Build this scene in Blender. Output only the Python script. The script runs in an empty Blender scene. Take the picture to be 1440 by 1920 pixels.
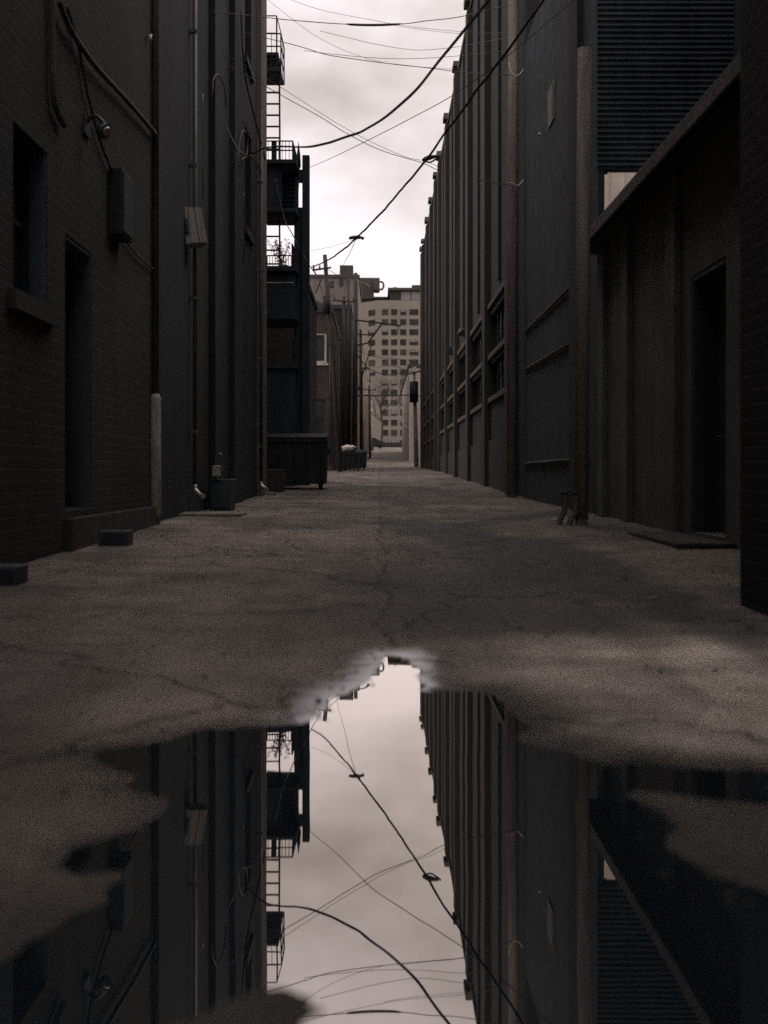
import bpy, bmesh, math, random
from mathutils import Vector, Matrix, noise
random.seed(7)
C = bpy.context.scene.collection
F, CX, HY, EYE = 2000.0, 710.0, 888.0, 0.85      # lens in photo pixels, vanishing point, eye height above the water

def P(px, py, d):                                 # a sighted point of the place at depth d (metres)
    return Vector(((px-CX)*d/F, d, EYE+(HY-py)*d/F))
def sstep(a, b, x):
    t = max(0.0, min(1.0, (x-a)/(b-a))); return t*t*(3-2*t)
GK = [(-60, .25), (-6, .08), (0, .03), (5.4, .03), (8, .055), (14, .15), (22, .19), (29, .27), (34, .41), (45, .6),
      (60, .95), (87, 1.32), (120, 2.75), (150, 4.45), (300, 8.3), (900, 9.0)]
def g0(y):
    for (a, za), (b, zb) in zip(GK, GK[1:]):
        if y <= b: return za+(zb-za)*max(0, (y-a))/(b-a)
    return GK[-1][1]
def g(y):
    w = 0.06*max(8, y); return (g0(y-w)+g0(y)*2+g0(y+w))/4

# ------------------------------------------------------------------ materials
def nodes(name):
    m = bpy.data.materials.new(name); m.use_nodes = True
    nt = m.node_tree; nt.nodes.clear()
    out = nt.nodes.new('ShaderNodeOutputMaterial'); b = nt.nodes.new('ShaderNodeBsdfPrincipled')
    nt.links.new(b.outputs[0], out.inputs[0]); return m, nt, b
def N(nt, t, **kw):
    n = nt.nodes.new('ShaderNode'+t)
    for k, v in kw.items():
        if k in n.inputs: n.inputs[k].default_value = v
        else: setattr(n, k, v)
    return n
def L(nt, a, b): nt.links.new(a, b)
def mth(nt, op, a, b=None, c=None, clamp=False):
    n = nt.nodes.new('ShaderNodeMath'); n.operation = op; n.use_clamp = clamp
    for i, v in enumerate((a, b, c)):
        if v is None: continue
        if isinstance(v, (int, float)): n.inputs[i].default_value = v
        else: nt.links.new(v, n.inputs[i])
    return n.outputs[0]
def mixc(nt, fac, a, b, mode='MIX'):
    n = nt.nodes.new('ShaderNodeMix'); n.data_type = 'RGBA'; n.blend_type = mode
    for s, v in ((n.inputs[0], fac), (n.inputs[6], a), (n.inputs[7], b)):
        if isinstance(v, (int, float)): s.default_value = v
        elif isinstance(v, tuple): s.default_value = v if len(v) == 4 else (*v, 1)
        else: nt.links.new(v, s)
    return n.outputs[2]
def noise_n(nt, vec, scale, detail=6, rough=.6, dist=0):
    n = N(nt, 'TexNoise', Scale=scale, Detail=detail, Roughness=rough, Distortion=dist)
    if vec is not None: L(nt, vec, n.inputs['Vector'])
    return n.outputs['Fac']
def ramp(nt, fac, pts):
    r = nt.nodes.new('ShaderNodeValToRGB')
    while len(r.color_ramp.elements) < len(pts): r.color_ramp.elements.new(.5)
    for e, (p, c) in zip(r.color_ramp.elements, pts):
        e.position = p; e.color = (c, c, c, 1) if isinstance(c, (int, float)) else (*c, 1)
    L(nt, fac, r.inputs[0]); return r.outputs[0]
def pos(nt): return nt.nodes.new('ShaderNodeNewGeometry').outputs['Position']
def scl(nt, vec, s):
    n = N(nt, 'VectorMath', operation='MULTIPLY'); L(nt, vec, n.inputs[0]); n.inputs[1].default_value = s; return n.outputs[0]

def wall_uv(nt):                                  # brick mapping that runs along whichever wall the face belongs to
    ge = nt.nodes.new('ShaderNodeNewGeometry')
    sp = nt.nodes.new('ShaderNodeSeparateXYZ'); L(nt, ge.outputs['Position'], sp.inputs[0])
    sn = nt.nodes.new('ShaderNodeSeparateXYZ'); L(nt, ge.outputs['True Normal'], sn.inputs[0])
    side = mth(nt, 'GREATER_THAN', mth(nt, 'ABSOLUTE', sn.outputs[0]), .6)
    top = mth(nt, 'GREATER_THAN', mth(nt, 'ABSOLUTE', sn.outputs[2]), .6)
    u = mth(nt, 'ADD', mth(nt, 'MULTIPLY', sp.outputs[1], side), mth(nt, 'MULTIPLY', sp.outputs[0], mth(nt, 'SUBTRACT', 1, side)))
    v = mth(nt, 'ADD', mth(nt, 'MULTIPLY', sp.outputs[2], mth(nt, 'SUBTRACT', 1, top)), mth(nt, 'MULTIPLY', sp.outputs[1], top))
    cb = nt.nodes.new('ShaderNodeCombineXYZ'); L(nt, u, cb.inputs[0]); L(nt, v, cb.inputs[1])
    return cb.outputs[0], ge.outputs['Position'], sp.outputs[2]

def brick(name, ca, cb, mortar, row=.1, width=.26, dirt=.5, bump=.5, rough=.9):
    m, nt, b = nodes(name)
    uv, ps, z = wall_uv(nt)
    wob = N(nt, 'TexNoise', Scale=3.0, Detail=2); L(nt, ps, wob.inputs['Vector'])
    jit = N(nt, 'VectorMath', operation='MULTIPLY_ADD'); L(nt, wob.outputs['Color'], jit.inputs[0])
    jit.inputs[1].default_value = (.014, .014, 0); L(nt, uv, jit.inputs[2])
    t = N(nt, 'TexBrick', Scale=1.0); t.offset = .5
    t.inputs['Row Height'].default_value = row; t.inputs['Brick Width'].default_value = width
    t.inputs['Mortar Size'].default_value = .011; t.inputs['Mortar Smooth'].default_value = .4; t.inputs['Bias'].default_value = -.1
    t.inputs['Color1'].default_value = (*ca, 1); t.inputs['Color2'].default_value = (*cb, 1); t.inputs['Mortar'].default_value = (*mortar, 1)
    L(nt, jit.outputs[0], t.inputs['Vector'])
    big = ramp(nt, noise_n(nt, scl(nt, ps, (.35, .35, .18)), 1.6, 8, .65), [(.3, 1-dirt), (.7, 1.15)])
    streak = ramp(nt, noise_n(nt, scl(nt, ps, (3, 3, .15)), 1.2, 6), [(.35, .7), (.65, 1.1)])
    fine = ramp(nt, noise_n(nt, ps, 40, 4), [(.2, .72), (.8, 1.25)])
    c = mixc(nt, 1, t.outputs['Color'], big, 'MULTIPLY'); c = mixc(nt, .8, c, streak, 'MULTIPLY'); c = mixc(nt, .8, c, fine, 'MULTIPLY')
    L(nt, c, b.inputs['Base Color']); b.inputs['Roughness'].default_value = rough
    b.inputs['Specular IOR Level'].default_value = .25
    h = mth(nt, 'ADD', mth(nt, 'MULTIPLY', t.outputs['Fac'], -1.0), mth(nt, 'MULTIPLY', noise_n(nt, ps, 30, 5), .6))
    bp = N(nt, 'Bump', Strength=bump, Distance=.012); L(nt, h, bp.inputs['Height']); L(nt, bp.outputs[0], b.inputs['Normal'])
    return m

def plain(name, c, rough=.8, var=.4, scale=3, metal=0, bump=.25, stretch=(1, 1, 1), streaks=True, spec=.35, dist=.01):
    m, nt, b = nodes(name)
    ps = pos(nt); v = scl(nt, ps, stretch)
    n1 = ramp(nt, noise_n(nt, v, scale, 8, .65), [(.28, 1-var), (.72, 1+var*.5)])
    n2 = ramp(nt, noise_n(nt, v, scale*14, 5), [(.25, 1-var*.5), (.75, 1+var*.3)])
    col = mixc(nt, 1, c, n1, 'MULTIPLY'); col = mixc(nt, 1, col, n2, 'MULTIPLY')
    if streaks:
        s = ramp(nt, noise_n(nt, scl(nt, ps, (4, 4, .2)), 1.5, 6), [(.35, .6), (.6, 1.05)])
        col = mixc(nt, .7, col, s, 'MULTIPLY')
    L(nt, col, b.inputs['Base Color']); b.inputs['Metallic'].default_value = metal
    b.inputs['Specular IOR Level'].default_value = spec
    r = ramp(nt, noise_n(nt, v, scale*3, 5), [(.3, max(.05, rough-.15)), (.7, min(1, rough+.12))]); L(nt, r, b.inputs['Roughness'])
    bp = N(nt, 'Bump', Strength=bump, Distance=dist); L(nt, noise_n(nt, v, scale*20, 4), bp.inputs['Height']); L(nt, bp.outputs[0], b.inputs['Normal'])
    return m

M = dict(
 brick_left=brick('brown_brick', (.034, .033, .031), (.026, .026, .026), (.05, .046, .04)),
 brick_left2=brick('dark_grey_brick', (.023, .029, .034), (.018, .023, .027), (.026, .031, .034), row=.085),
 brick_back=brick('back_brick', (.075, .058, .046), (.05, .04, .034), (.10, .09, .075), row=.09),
 brick_right=brick('charcoal_brick', (.042, .045, .047), (.032, .036, .039), (.044, .045, .045), row=.085, dirt=.35, bump=.35),
 pilaster=brick('pilaster_brick', (.062, .058, .051), (.048, .045, .04), (.064, .059, .052), row=.085, dirt=.35, bump=.35),
 plinth=plain('rough_stone', (.042, .039, .035), .9, .5, 2.5),
 band=plain('stone_band', (.10, .09, .078), .9, .35, 2),
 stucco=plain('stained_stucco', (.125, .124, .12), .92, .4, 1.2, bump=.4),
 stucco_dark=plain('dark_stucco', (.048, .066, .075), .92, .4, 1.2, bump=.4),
 dark=plain('black_void_paint', (.03, .042, .052), .75, .4, 3),
 door=plain('dark_painted_door', (.045, .073, .088), .6, .4, 4, stretch=(1, 1, .3)),
 iron=plain('black_iron', (.018, .025, .03), .65, .5, 6, metal=.2),
 deckwood=plain('dark_timber', (.022, .033, .04), .85, .5, 4, stretch=(1, 1, .2)),
 pole=plain('weathered_pole_wood', (.225, .2, .165), .9, .4, 5, stretch=(3, 3, .25), bump=.5),
 pole_dark=plain('creosote_pole_wood', (.05, .042, .036), .9, .45, 5, stretch=(3, 3, .25), bump=.5),
 pipe=plain('galvanised_pipe', (.105, .1, .088), .5, .4, 5, metal=.35, stretch=(1, 1, .3)),
 pipe_worn=plain('rusty_downspout', (.085, .078, .067), .6, .5, 6, metal=.2, stretch=(1, 1, .25)),
 pipe_bright=plain('bright_zinc', (.55, .5, .43), .35, .25, 8, metal=.7),
 pipe_guard=plain('pale_pipe_guard', (.36, .335, .27), .75, .35, 5),
 box=plain('grey_painted_steel', (.29, .27, .225), .65, .25, 4),
 box_dark=plain('dark_steel_box', (.035, .042, .047), .6, .4, 5),
 corr=plain('corrugated_steel', (.105, .14, .152), .65, .4, 1.5, metal=.1, bump=.15),
 beam=plain('rusted_beam', (.13, .115, .10), .8, .45, 4),
 pale=plain('pale_plaster', (.36, .31, .25), .85, .35, 2),
 pale_cream=plain('cream_plaster', (.46, .41, .35), .85, .2, 2),
 white=plain('chalky_white_paint', (.5, .47, .42), .7, .25, 4),
 concrete=plain('stained_concrete', (.20, .18, .15), .92, .5, 0.9),
 tower=plain('tower_concrete', (.225, .202, .166), .9, .18, .12, streaks=False),
 tower_dark=plain('tower_roof_steel', (.03, .028, .026), .8, .3, .2, streaks=False),
 tower_mech=plain('rooftop_louvre_grey', (.06, .054, .047), .8, .3, .3, streaks=False),
 glass=plain('dark_window_glass', (.03, .034, .038), .25, .4, .5, bump=.02, streaks=False, spec=.5),
 glass_pale=plain('pale_curtained_glass', (.20, .19, .17), .4, .4, .8, bump=.02, streaks=False),
 dumpster=plain('dark_green_steel', (.017, .023, .027), .75, .5, 3, metal=.1),
 lid=plain('black_plastic_lid', (.014, .017, .019), .85, .3, 5),
 rubber=plain('black_rubber', (.012, .012, .012), .8, .3, 8),
 bag=plain('white_plastic_bag', (.55, .5, .42), .4, .2, 6, bump=.5, streaks=False),
 cable=plain('black_cable_sheath', (.06, .053, .048), .7, .4, 8, streaks=False),
 wire=plain('thin_wire_sheath', (.13, .11, .10), .7, .3, 8, streaks=False),
 wire_pale=plain('bare_aluminium_wire', (.22, .2, .17), .5, .3, 8, metal=.4, streaks=False),
 ceramic=plain('glazed_insulator', (.55, .52, .48), .25, .2, 8, streaks=False),
 bark=plain('grey_bark', (.06, .05, .042), .95, .4, 4),
 leaf=plain('dusty_leaf', (.06, .062, .03), .7, .4, 9, streaks=False),
 pier=plain('grey_render', (.11, .098, .082), .9, .4, 2),
 black=plain('matt_black_steel', (.014, .017, .02), .75, .4, 4),
 tower_glass=plain('tower_glass', (.034, .03, .026), .7, .5, .4, bump=.02, streaks=False, spec=.15),
 tower_glass2=plain('tower_glass_lighter', (.06, .054, .048), .7, .5, .4, bump=.02, streaks=False, spec=.15),
 back_plaster=plain('bright_back_plaster', (.68, .6, .5), .85, .25, 2),
 brick_vignette=brick('vignette_dark_brick', (.016, .017, .018), (.012, .013, .014), (.02, .02, .02), row=.085),  # near-black base paints edge vignette into the brick colour
 brick_low=brick('sooty_brown_brick', (.05, .042, .035), (.036, .031, .027), (.06, .054, .046), row=.09),
 paint=plain('worn_pale_paint', (.36, .325, .27), .8, .5, 9, streaks=False),
)

# ------------------------------------------------------------------ mesh builder
class MB:
    def __init__(s): s.bm = bmesh.new()
    def box(s, x0, x1, y0, y1, z0, z1, bev=0):
        b = bmesh.new(); bmesh.ops.create_cube(b, size=1)
        for v in b.verts: v.co = Vector(((x0+x1)/2+v.co.x*(x1-x0), (y0+y1)/2+v.co.y*(y1-y0), (z0+z1)/2+v.co.z*(z1-z0)))
        if bev: bmesh.ops.bevel(b, geom=b.edges[:], offset=bev, segments=2, affect='EDGES', profile=.6)
        return s.add(b)
    def add(s, b, M4=None):
        if M4: bmesh.ops.transform(b, matrix=M4, verts=b.verts)
        me = bpy.data.meshes.new('tmp'); b.to_mesh(me); s.bm.from_mesh(me); b.free(); bpy.data.meshes.remove(me); return s
    def bar(s, a, b, w, h=None):                  # a square bar between two points
        a, b = Vector(a), Vector(b); h = h or w; d = b-a
        q = d.to_track_quat('Z', 'X' if abs(d.normalized().x) < .9 else 'Y').to_matrix().to_4x4()
        c = bmesh.new(); bmesh.ops.create_cube(c, size=1)
        for v in c.verts: v.co = Vector((v.co.x*w, v.co.y*h, v.co.z*d.length))
        return s.add(c, Matrix.Translation((a+b)/2) @ q)
    def tube(s, pts, r, seg=8, smooth=0, cap=True):
        pts = [Vector(p) for p in pts]
        rs = list(r) if isinstance(r, (list, tuple)) else [r]*len(pts)
        if smooth:
            np_, nr = [], []
            for i in range(len(pts)-1):
                p0, p1, p2, p3 = pts[max(i-1, 0)], pts[i], pts[i+1], pts[min(i+2, len(pts)-1)]
                for k in range(smooth):
                    t = k/smooth
                    np_.append(.5*((2*p1)+(p2-p0)*t+(2*p0-5*p1+4*p2-p3)*t*t+(3*p1-p0-3*p2+p3)*t**3))
                    nr.append(rs[i]+(rs[i+1]-rs[i])*t)
            np_.append(pts[-1]); nr.append(rs[-1]); pts, rs = np_, nr
        rings = []; up = Vector((.1, .2, 1)).normalized()
        for i, p in enumerate(pts):
            t = (pts[min(i+1, len(pts)-1)]-pts[max(i-1, 0)]).normalized()
            if abs(t.dot(up)) > .95: up = Vector((1, .1, 0))
            n = (up-t*up.dot(t)).normalized(); up = n; bn = t.cross(n)
            rings.append([s.bm.verts.new(p+(n*math.cos(a)+bn*math.sin(a))*rs[i]) for a in [2*math.pi*k/seg for k in range(seg)]])
        for A, B in zip(rings, rings[1:]):
            for k in range(seg):
                f = s.bm.faces.new((A[k], A[(k+1) % seg], B[(k+1) % seg], B[k])); f.smooth = True
        if cap: s.bm.faces.new(rings[0][::-1]); s.bm.faces.new(rings[-1])
        return s
    def prism(s, poly, z0, z1):
        a = [s.bm.verts.new((x, y, z0)) for x, y in poly]; b = [s.bm.verts.new((x, y, z1)) for x, y in poly]
        n = len(poly); s.bm.faces.new(a[::-1]); s.bm.faces.new(b)
        for k in range(n): s.bm.faces.new((a[k], a[(k+1) % n], b[(k+1) % n], b[k]))
        return s
    def quadstrip(s, prof, x0, x1):               # profile of (y, z) swept along X
        a = [s.bm.verts.new((x0, y, z)) for y, z in prof]; b = [s.bm.verts.new((x1, y, z)) for y, z in prof]
        for k in range(len(prof)-1): s.bm.faces.new((a[k], b[k], b[k+1], a[k+1]))
        return s
    def blob(s, c, r, seed=0, amp=.25, freq=1.5, sub=3):
        b = bmesh.new(); bmesh.ops.create_icosphere(b, subdivisions=sub, radius=1)
        for v in b.verts:
            k = 1+amp*noise.noise(v.co*freq+Vector((seed*7.3, seed, 3)))
            v.co = Vector((c[0]+v.co.x*r[0]*k, c[1]+v.co.y*r[1]*k, c[2]+v.co.z*r[2]*k))
        for f in b.faces: f.smooth = True
        return s.add(b)
    def wall(s, x0, x1, y0, y1, z0, z1, holes, axis):   # a slab with rectangular openings; axis 'y' runs along Y, 'x' along X
        a0, a1 = (y0, y1) if axis == 'y' else (x0, x1)
        us = sorted({a0, a1, *[h[0] for h in holes], *[h[1] for h in holes]}); zs = sorted({z0, z1, *[h[2] for h in holes], *[h[3] for h in holes]})
        us = [u for u in us if a0 <= u <= a1]; zs = [z for z in zs if z0 <= z <= z1]
        for u, u2 in zip(us, us[1:]):
            run = None
            for z, z2 in zip(zs, zs[1:]):
                inside = any(h[0] <= (u+u2)/2 <= h[1] and h[2] <= (z+z2)/2 <= h[3] for h in holes)
                if not inside: run = (run[0], z2) if run else (z, z2)
                if run and (inside or z2 == zs[-1]):
                    if axis == 'y': s.box(x0, x1, u, u2, run[0], run[1])
                    else: s.box(u, u2, y0, y1, run[0], run[1])
                    run = None
        return s
    def build(s, name, mat, parent=None, base=None):
        me = bpy.data.meshes.new(name)
        b = Vector(base) if base is not None else (BASE[parent] if parent is not None else Vector((0, 0, 0)))
        bmesh.ops.transform(s.bm, matrix=Matrix.Translation(-b), verts=s.bm.verts)
        bmesh.ops.recalc_face_normals(s.bm, faces=s.bm.faces)
        s.bm.to_mesh(me); s.bm.free()
        me.materials.append(mat if not isinstance(mat, str) else M[mat])
        o = bpy.data.objects.new(name, me); C.objects.link(o); BASE[o] = b
        if parent is not None: o.parent = parent
        else: o.location = b
        return o
BASE = {}
def tag(o, label=None, cat=None, group=None, kind=None):
    if label: o['label'] = label
    if cat: o['category'] = cat
    if group: o['group'] = group
    if kind: o['kind'] = kind
    return o
def thing(name, loc, label, cat, group=None):
    o = bpy.data.objects.new(name, None); C.objects.link(o); o.location = loc; o.empty_display_size = .2
    BASE[o] = Vector(loc); return tag(o, label, cat, group)

# ------------------------------------------------------------------ ground and water
def W(px, py): d = F*EYE/(py-HY); return ((px-CX)*d/F, d)
shore = [(716,1243),(722,1236),(735,1231),(752,1231),(768,1240),(783,1262),(789,1292),(800,1298),(850,1296),(905,1299),(945,1318),(968,1346),(984,1384),
 (1020,1398),(1062,1400),(1095,1418),(1140,1432),(1200,1430),(1300,1440),(1450,1450),(1450,1506),(1360,1500),(1280,1490),(1200,1478),(1165,1482),(1190,1502),
 (1240,1520),(1268,1550),(1262,1585),(1290,1612),(1340,1636),(1390,1660),(1460,1690),(1600,1760),(1600,2150),(560,2150),(480,1990),(540,1925),(588,1888),
 (562,1862),(520,1852),(440,1858),(380,1880),(330,1935),(300,2050),(-150,2200),(-200,1870),(-20,1812),(60,1762),(120,1722),(190,1672),(226,1641),(160,1640),(96,1634),
 (108,1606),(170,1577),(240,1556),(288,1528),(292,1506),(270,1488),(212,1474),(260,1462),(248,1446),(205,1432),(186,1412),(240,1402),(300,1392),(380,1372),(440,1366),(500,1361),(560,1355),
 (602,1341),(632,1308),(660,1297),(690,1283),(702,1262)]
shore_w = [W(*p) for p in shore]
def sdist(x, y):                                  # signed distance to the waterline, negative in the puddle
    inside = False; best = 1e9; n = len(shore_w)
    for i in range(n):
        ax, ay = shore_w[i]; bx, by = shore_w[(i+1) % n]
        if (ay > y) != (by > y) and x < (bx-ax)*(y-ay)/(by-ay)+ax: inside = not inside
        dx, dy = bx-ax, by-ay; t = max(0, min(1, ((x-ax)*dx+(y-ay)*dy)/(dx*dx+dy*dy+1e-12)))
        e = (x-ax-t*dx)**2+(y-ay-t*dy)**2
        if e < best: best = e
    return -math.sqrt(best) if inside else math.sqrt(best)
xs = [-700, -200, -60, -20, -9, -6] + [-4+i*.034 for i in range(236)] + [4.2, 6, 9, 20, 60, 200, 700]
ys = [-80, -40, -20, -10, -5, -2, 0, .6] + [1.0+i*.03 for i in range(190)]
while ys[-1] < 900: ys.append(ys[-1]+max(.03, .011*ys[-1]))
streak = [(.05, 24), (.6, 20), (1.5, 15.2), (2.2, 11.8), (2.35, 9), (2.3, 7), (1.9, 5.2)]
bandp = [W(*p) for p in [(716,990),(860,1004),(1000,1030),(1120,1056),(1250,1106),(1460,1200),(1460,1270),(1300,1190),(1130,1128),(1000,1110),(880,1080),(800,1042),(722,1010)]]
corep = [W(*p) for p in [(620,1080),(900,1070),(1150,1130),(1200,1190),(960,1185),(800,1200),(690,1195),(600,1150)]]
linep = [W(*p) for p in [(720,1000),(860,1000),(1060,976),(1075,986),(960,1000),(860,1012)]]
def poly_d(poly, x, y):
    inside = False; best = 1e9; n = len(poly)
    for i in range(n):
        ax, ay = poly[i]; bx, by = poly[(i+1) % n]
        if (ay > y) != (by > y) and x < (bx-ax)*(y-ay)/(by-ay)+ax: inside = not inside
        dx, dy = bx-ax, by-ay; t = max(0, min(1, ((x-ax)*dx+(y-ay)*dy)/(dx*dx+dy*dy+1e-12)))
        e = math.hypot(x-ax-t*dx, y-ay-t*dy)
        if e < best: best = e
    return -best if inside else best
def streak_wet(x, y):
    best = 9
    for (ax, ay), (bx, by) in zip(streak, streak[1:]):
        dx, dy = bx-ax, by-ay; t = max(0, min(1, ((x-ax)*dx+(y-ay)*dy)/(dx*dx+dy*dy)))
        best = min(best, math.hypot(x-ax-t*dx, (y-ay-t*dy)*.6))
    return best
me = bpy.data.meshes.new('ground'); verts = []; wet_vignette = []; film = []; pale = []
for y in ys:
    gy = g(y)
    for x in xs:
        v3 = Vector((x, y, 0))
        z = gy; w = 0; fl = 0; pa = 0
        if abs(x) < 5 and .3 < y < 60:
            z += .012*noise.noise(v3*.9)+.006*noise.noise(v3*3.1) + .02*(abs(x)/3.2)**2
            w = 0
            if 3.5 < y < 22:
                nz = .35*noise.noise(v3*1.1)+.16*noise.noise(v3*3.7)
                w = max(1-sstep(-.15, .25, poly_d(bandp, x, y)+nz), 1-sstep(-.1, .15, poly_d(linep, x, y)+.5*nz), .62*(1-sstep(-.5, .7, poly_d(corep, x, y)+2*nz)))
            w = max(w, (.45 if y < 25 else .6)*sstep(.05, .45, noise.noise(Vector((x*.8, y*.45, 4)))+.4*noise.noise(Vector((x*2.6, y*2, 8)))))
        if abs(x) < 5 and .6 <= y < 7.5:
            s_ = sdist(x, y); s = s_+.05*noise.noise(v3*2.3)+.03*noise.noise(v3*6)+.014*noise.noise(v3*13)
            zz = .0+.05*s if s < 0 else .042*s/(1+.9*s)
            zz += .0016*noise.noise(v3*14)+.001*noise.noise(v3*31)
            k = sstep(5.6, 7.5, y); z = max(zz, -.05)*(1-k)+z*k
            w = max(w, .8*(1-sstep(-.02, .16, s)))
            fl = (1-sstep(-.04, .30, s_+.05*noise.noise(v3*1.6)))**1.5*(1-sstep(5.6, 6.6, y))
            fl = max(fl, 0*sstep(.2, .5, noise.noise(Vector((x*1.6, y*1.1, 9))))*(1-sstep(.2, 1.3, s)))
            pa = sstep(.03, .3, s)*sstep(-.1, .9, x)*(1-sstep(4.6, 6.2, y+.5*noise.noise(v3*1.3)))*sstep(2.0, 3.2, y)
            pa = max(pa, .2*sstep(.05, .4, s)*(1-sstep(4.4, 6.0, y+.6*noise.noise(v3*1.1)))*sstep(3.2, 3.9, y))
            w = max(w, .75*(1-sstep(1.9, 3.6, y-.35*x+.5*noise.noise(v3*1.4)))); fl *= sstep(2.2, 3.0, y)  # damp near shore, with painted vignette darkening
            w = max(w, .8*sstep(.6, 1.6, -x)*(1-sstep(4.2, 7, y+.6*noise.noise(v3*.9))))  # near-left vignette darkening put into the ground colour
            pa *= .65+.5*noise.noise(v3*1.7)+.35*noise.noise(v3*5)
            w = max(w, .75*sstep(1.5, 2.7, abs(x)+.4*noise.noise(v3*.8)))  # painted vignette along both near sides, carried by the same mask
            w = min(w, 1-.5*pa)
        verts.append((x, y, z)); wet_vignette.append(min(1, w)); film.append(fl); pale.append(pa)
import bisect
def gz(x, y):
    i = max(1, bisect.bisect_left(xs, x)); j = max(1, bisect.bisect_left(ys, y)); return max(verts[b_*len(xs)+a_][2] for a_ in (i-1, i) for b_ in (j-1, j))
nx = len(xs); faces = [(j*nx+i, j*nx+i+1, (j+1)*nx+i+1, (j+1)*nx+i) for j in range(len(ys)-1) for i in range(nx-1)]
me.from_pydata(verts, [], faces); me.polygons.foreach_set('use_smooth', [True]*len(faces))
at = me.attributes.new('wet_vignette', 'FLOAT', 'POINT'); at.data.foreach_set('value', wet_vignette)  # real damp plus painted vignette darkening
for nm_, dat_ in (('film', film), ('pale', pale)): me.attributes.new(nm_, 'FLOAT', 'POINT').data.foreach_set('value', dat_)
def asphalt():
    m, nt, b = nodes('old_asphalt'); ps = pos(nt)
    wa = N(nt, 'Attribute'); wa.attribute_name = 'wet_vignette'; wet_vignette_ = wa.outputs['Fac']
    big = noise_n(nt, ps, .55, 8, .62, .4); mid = noise_n(nt, ps, 2.6, 8, .68, .6); fine = noise_n(nt, ps, 55, 8, .75)
    col = mixc(nt, ramp(nt, big, [(.36, 0), (.64, 1)]), (.112, .097, .077), (.21, .18, .14))
    col = mixc(nt, .9, col, ramp(nt, mid, [(.25, .45), (.72, 1.3)]), 'MULTIPLY')
    pl_ = N(nt, 'Attribute'); pl_.attribute_name = 'pale'
    col = mixc(nt, mth(nt, 'MULTIPLY', pl_.outputs['Fac'], .8), col, (.78, .69, .57))
    ls = noise_n(nt, scl(nt, ps, (1, .12, 1)), 2.2, 6, .6)                       # wheel-worn bands along the alley
    col = mixc(nt, .7, col, ramp(nt, ls, [(.35, .62), (.65, 1.2)]), 'MULTIPLY')
    col = mixc(nt, .9, col, ramp(nt, fine, [(.3, .74), (.7, 1.26)]), 'MULTIPLY')
    def cracks(scale, width, dist):
        d = N(nt, 'TexNoise', Scale=1.7, Detail=5); L(nt, ps, d.inputs['Vector'])
        ad = N(nt, 'VectorMath', operation='MULTIPLY_ADD'); L(nt, d.outputs['Color'], ad.inputs[0]); ad.inputs[1].default_value = (dist, dist, 0); L(nt, ps, ad.inputs[2])
        v = N(nt, 'TexVoronoi', Scale=scale); v.feature = 'DISTANCE_TO_EDGE'; v.voronoi_dimensions = '2D'; L(nt, ad.outputs[0], v.inputs['Vector'])
        return ramp(nt, v.outputs['Distance'], [(0, 1), (width, 0)])
    ck = mth(nt, 'MAXIMUM', cracks(.42, .012, .9), mth(nt, 'MULTIPLY', cracks(1.3, .02, .7), ramp(nt, noise_n(nt, ps, .5, 3), [(.5, 0), (.58, 1)])))
    sp = nt.nodes.new('ShaderNodeSeparateXYZ'); L(nt, ps, sp.inputs[0])
    seam_x = mth(nt, 'ABSOLUTE', mth(nt, 'ADD', mth(nt, 'SUBTRACT', sp.outputs[0], .03), mth(nt, 'MULTIPLY', mth(nt, 'SUBTRACT', noise_n(nt, ps, .8, 6), .5), .5)))
    seam = mth(nt, 'MULTIPLY', ramp(nt, seam_x, [(0, 1), (.035, 0)]), ramp(nt, sp.outputs[1], [(0, 1), (1, 1)]))
    ck = mth(nt, 'MAXIMUM', ck, mth(nt, 'MULTIPLY', seam, .7))
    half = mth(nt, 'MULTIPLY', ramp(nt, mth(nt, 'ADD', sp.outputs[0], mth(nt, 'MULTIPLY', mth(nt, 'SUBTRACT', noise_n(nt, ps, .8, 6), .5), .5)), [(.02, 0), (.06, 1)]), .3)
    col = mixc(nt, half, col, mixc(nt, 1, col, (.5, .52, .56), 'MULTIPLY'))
    pv = N(nt, 'TexVoronoi', Scale=.34); pv.voronoi_dimensions = '2D'; pv.distance = 'CHEBYCHEV'; L(nt, scl(nt, ps, (1.2, .6, 1)), pv.inputs['Vector'])
    ph_ = nt.nodes.new('ShaderNodeSeparateColor'); L(nt, pv.outputs['Color'], ph_.inputs[0])
    col = mixc(nt, 1, col, ramp(nt, ph_.outputs[0], [(0, .72), (.3, 1.0), (.75, 1.05), (1, 1.25)]), 'MULTIPLY')      # patched repairs
    col = mixc(nt, ck, col, mixc(nt, .75, col, (.012, .012, .013)))
    col = mixc(nt, mth(nt, 'MULTIPLY', wet_vignette_, .95), col, mixc(nt, 1, col, (.17, .195, .225), 'MULTIPLY'))
    L(nt, col, b.inputs['Base Color']); b.inputs['Specular IOR Level'].default_value = .3
    dry = ramp(nt, mid, [(.3, .72), (.7, .95)])
    L(nt, mth(nt, 'SUBTRACT', dry, mth(nt, 'MULTIPLY', wet_vignette_, .12)), b.inputs['Roughness'])
    fm = N(nt, 'Attribute'); fm.attribute_name = 'film'; L(nt, mth(nt, 'MULTIPLY', fm.outputs['Fac'], 1.0, clamp=True), b.inputs['Coat Weight'])
    b.inputs['Coat Roughness'].default_value = .13; b.inputs['Coat IOR'].default_value = 1.6
    h = mth(nt, 'ADD', mth(nt, 'MULTIPLY', fine, .5), mth(nt, 'ADD', mid, mth(nt, 'MULTIPLY', ck, -1.5)))
    bp = N(nt, 'Bump', Strength=.7, Distance=.016); L(nt, h, bp.inputs['Height']); L(nt, bp.outputs[0], b.inputs['Normal'])
    return m
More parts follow.
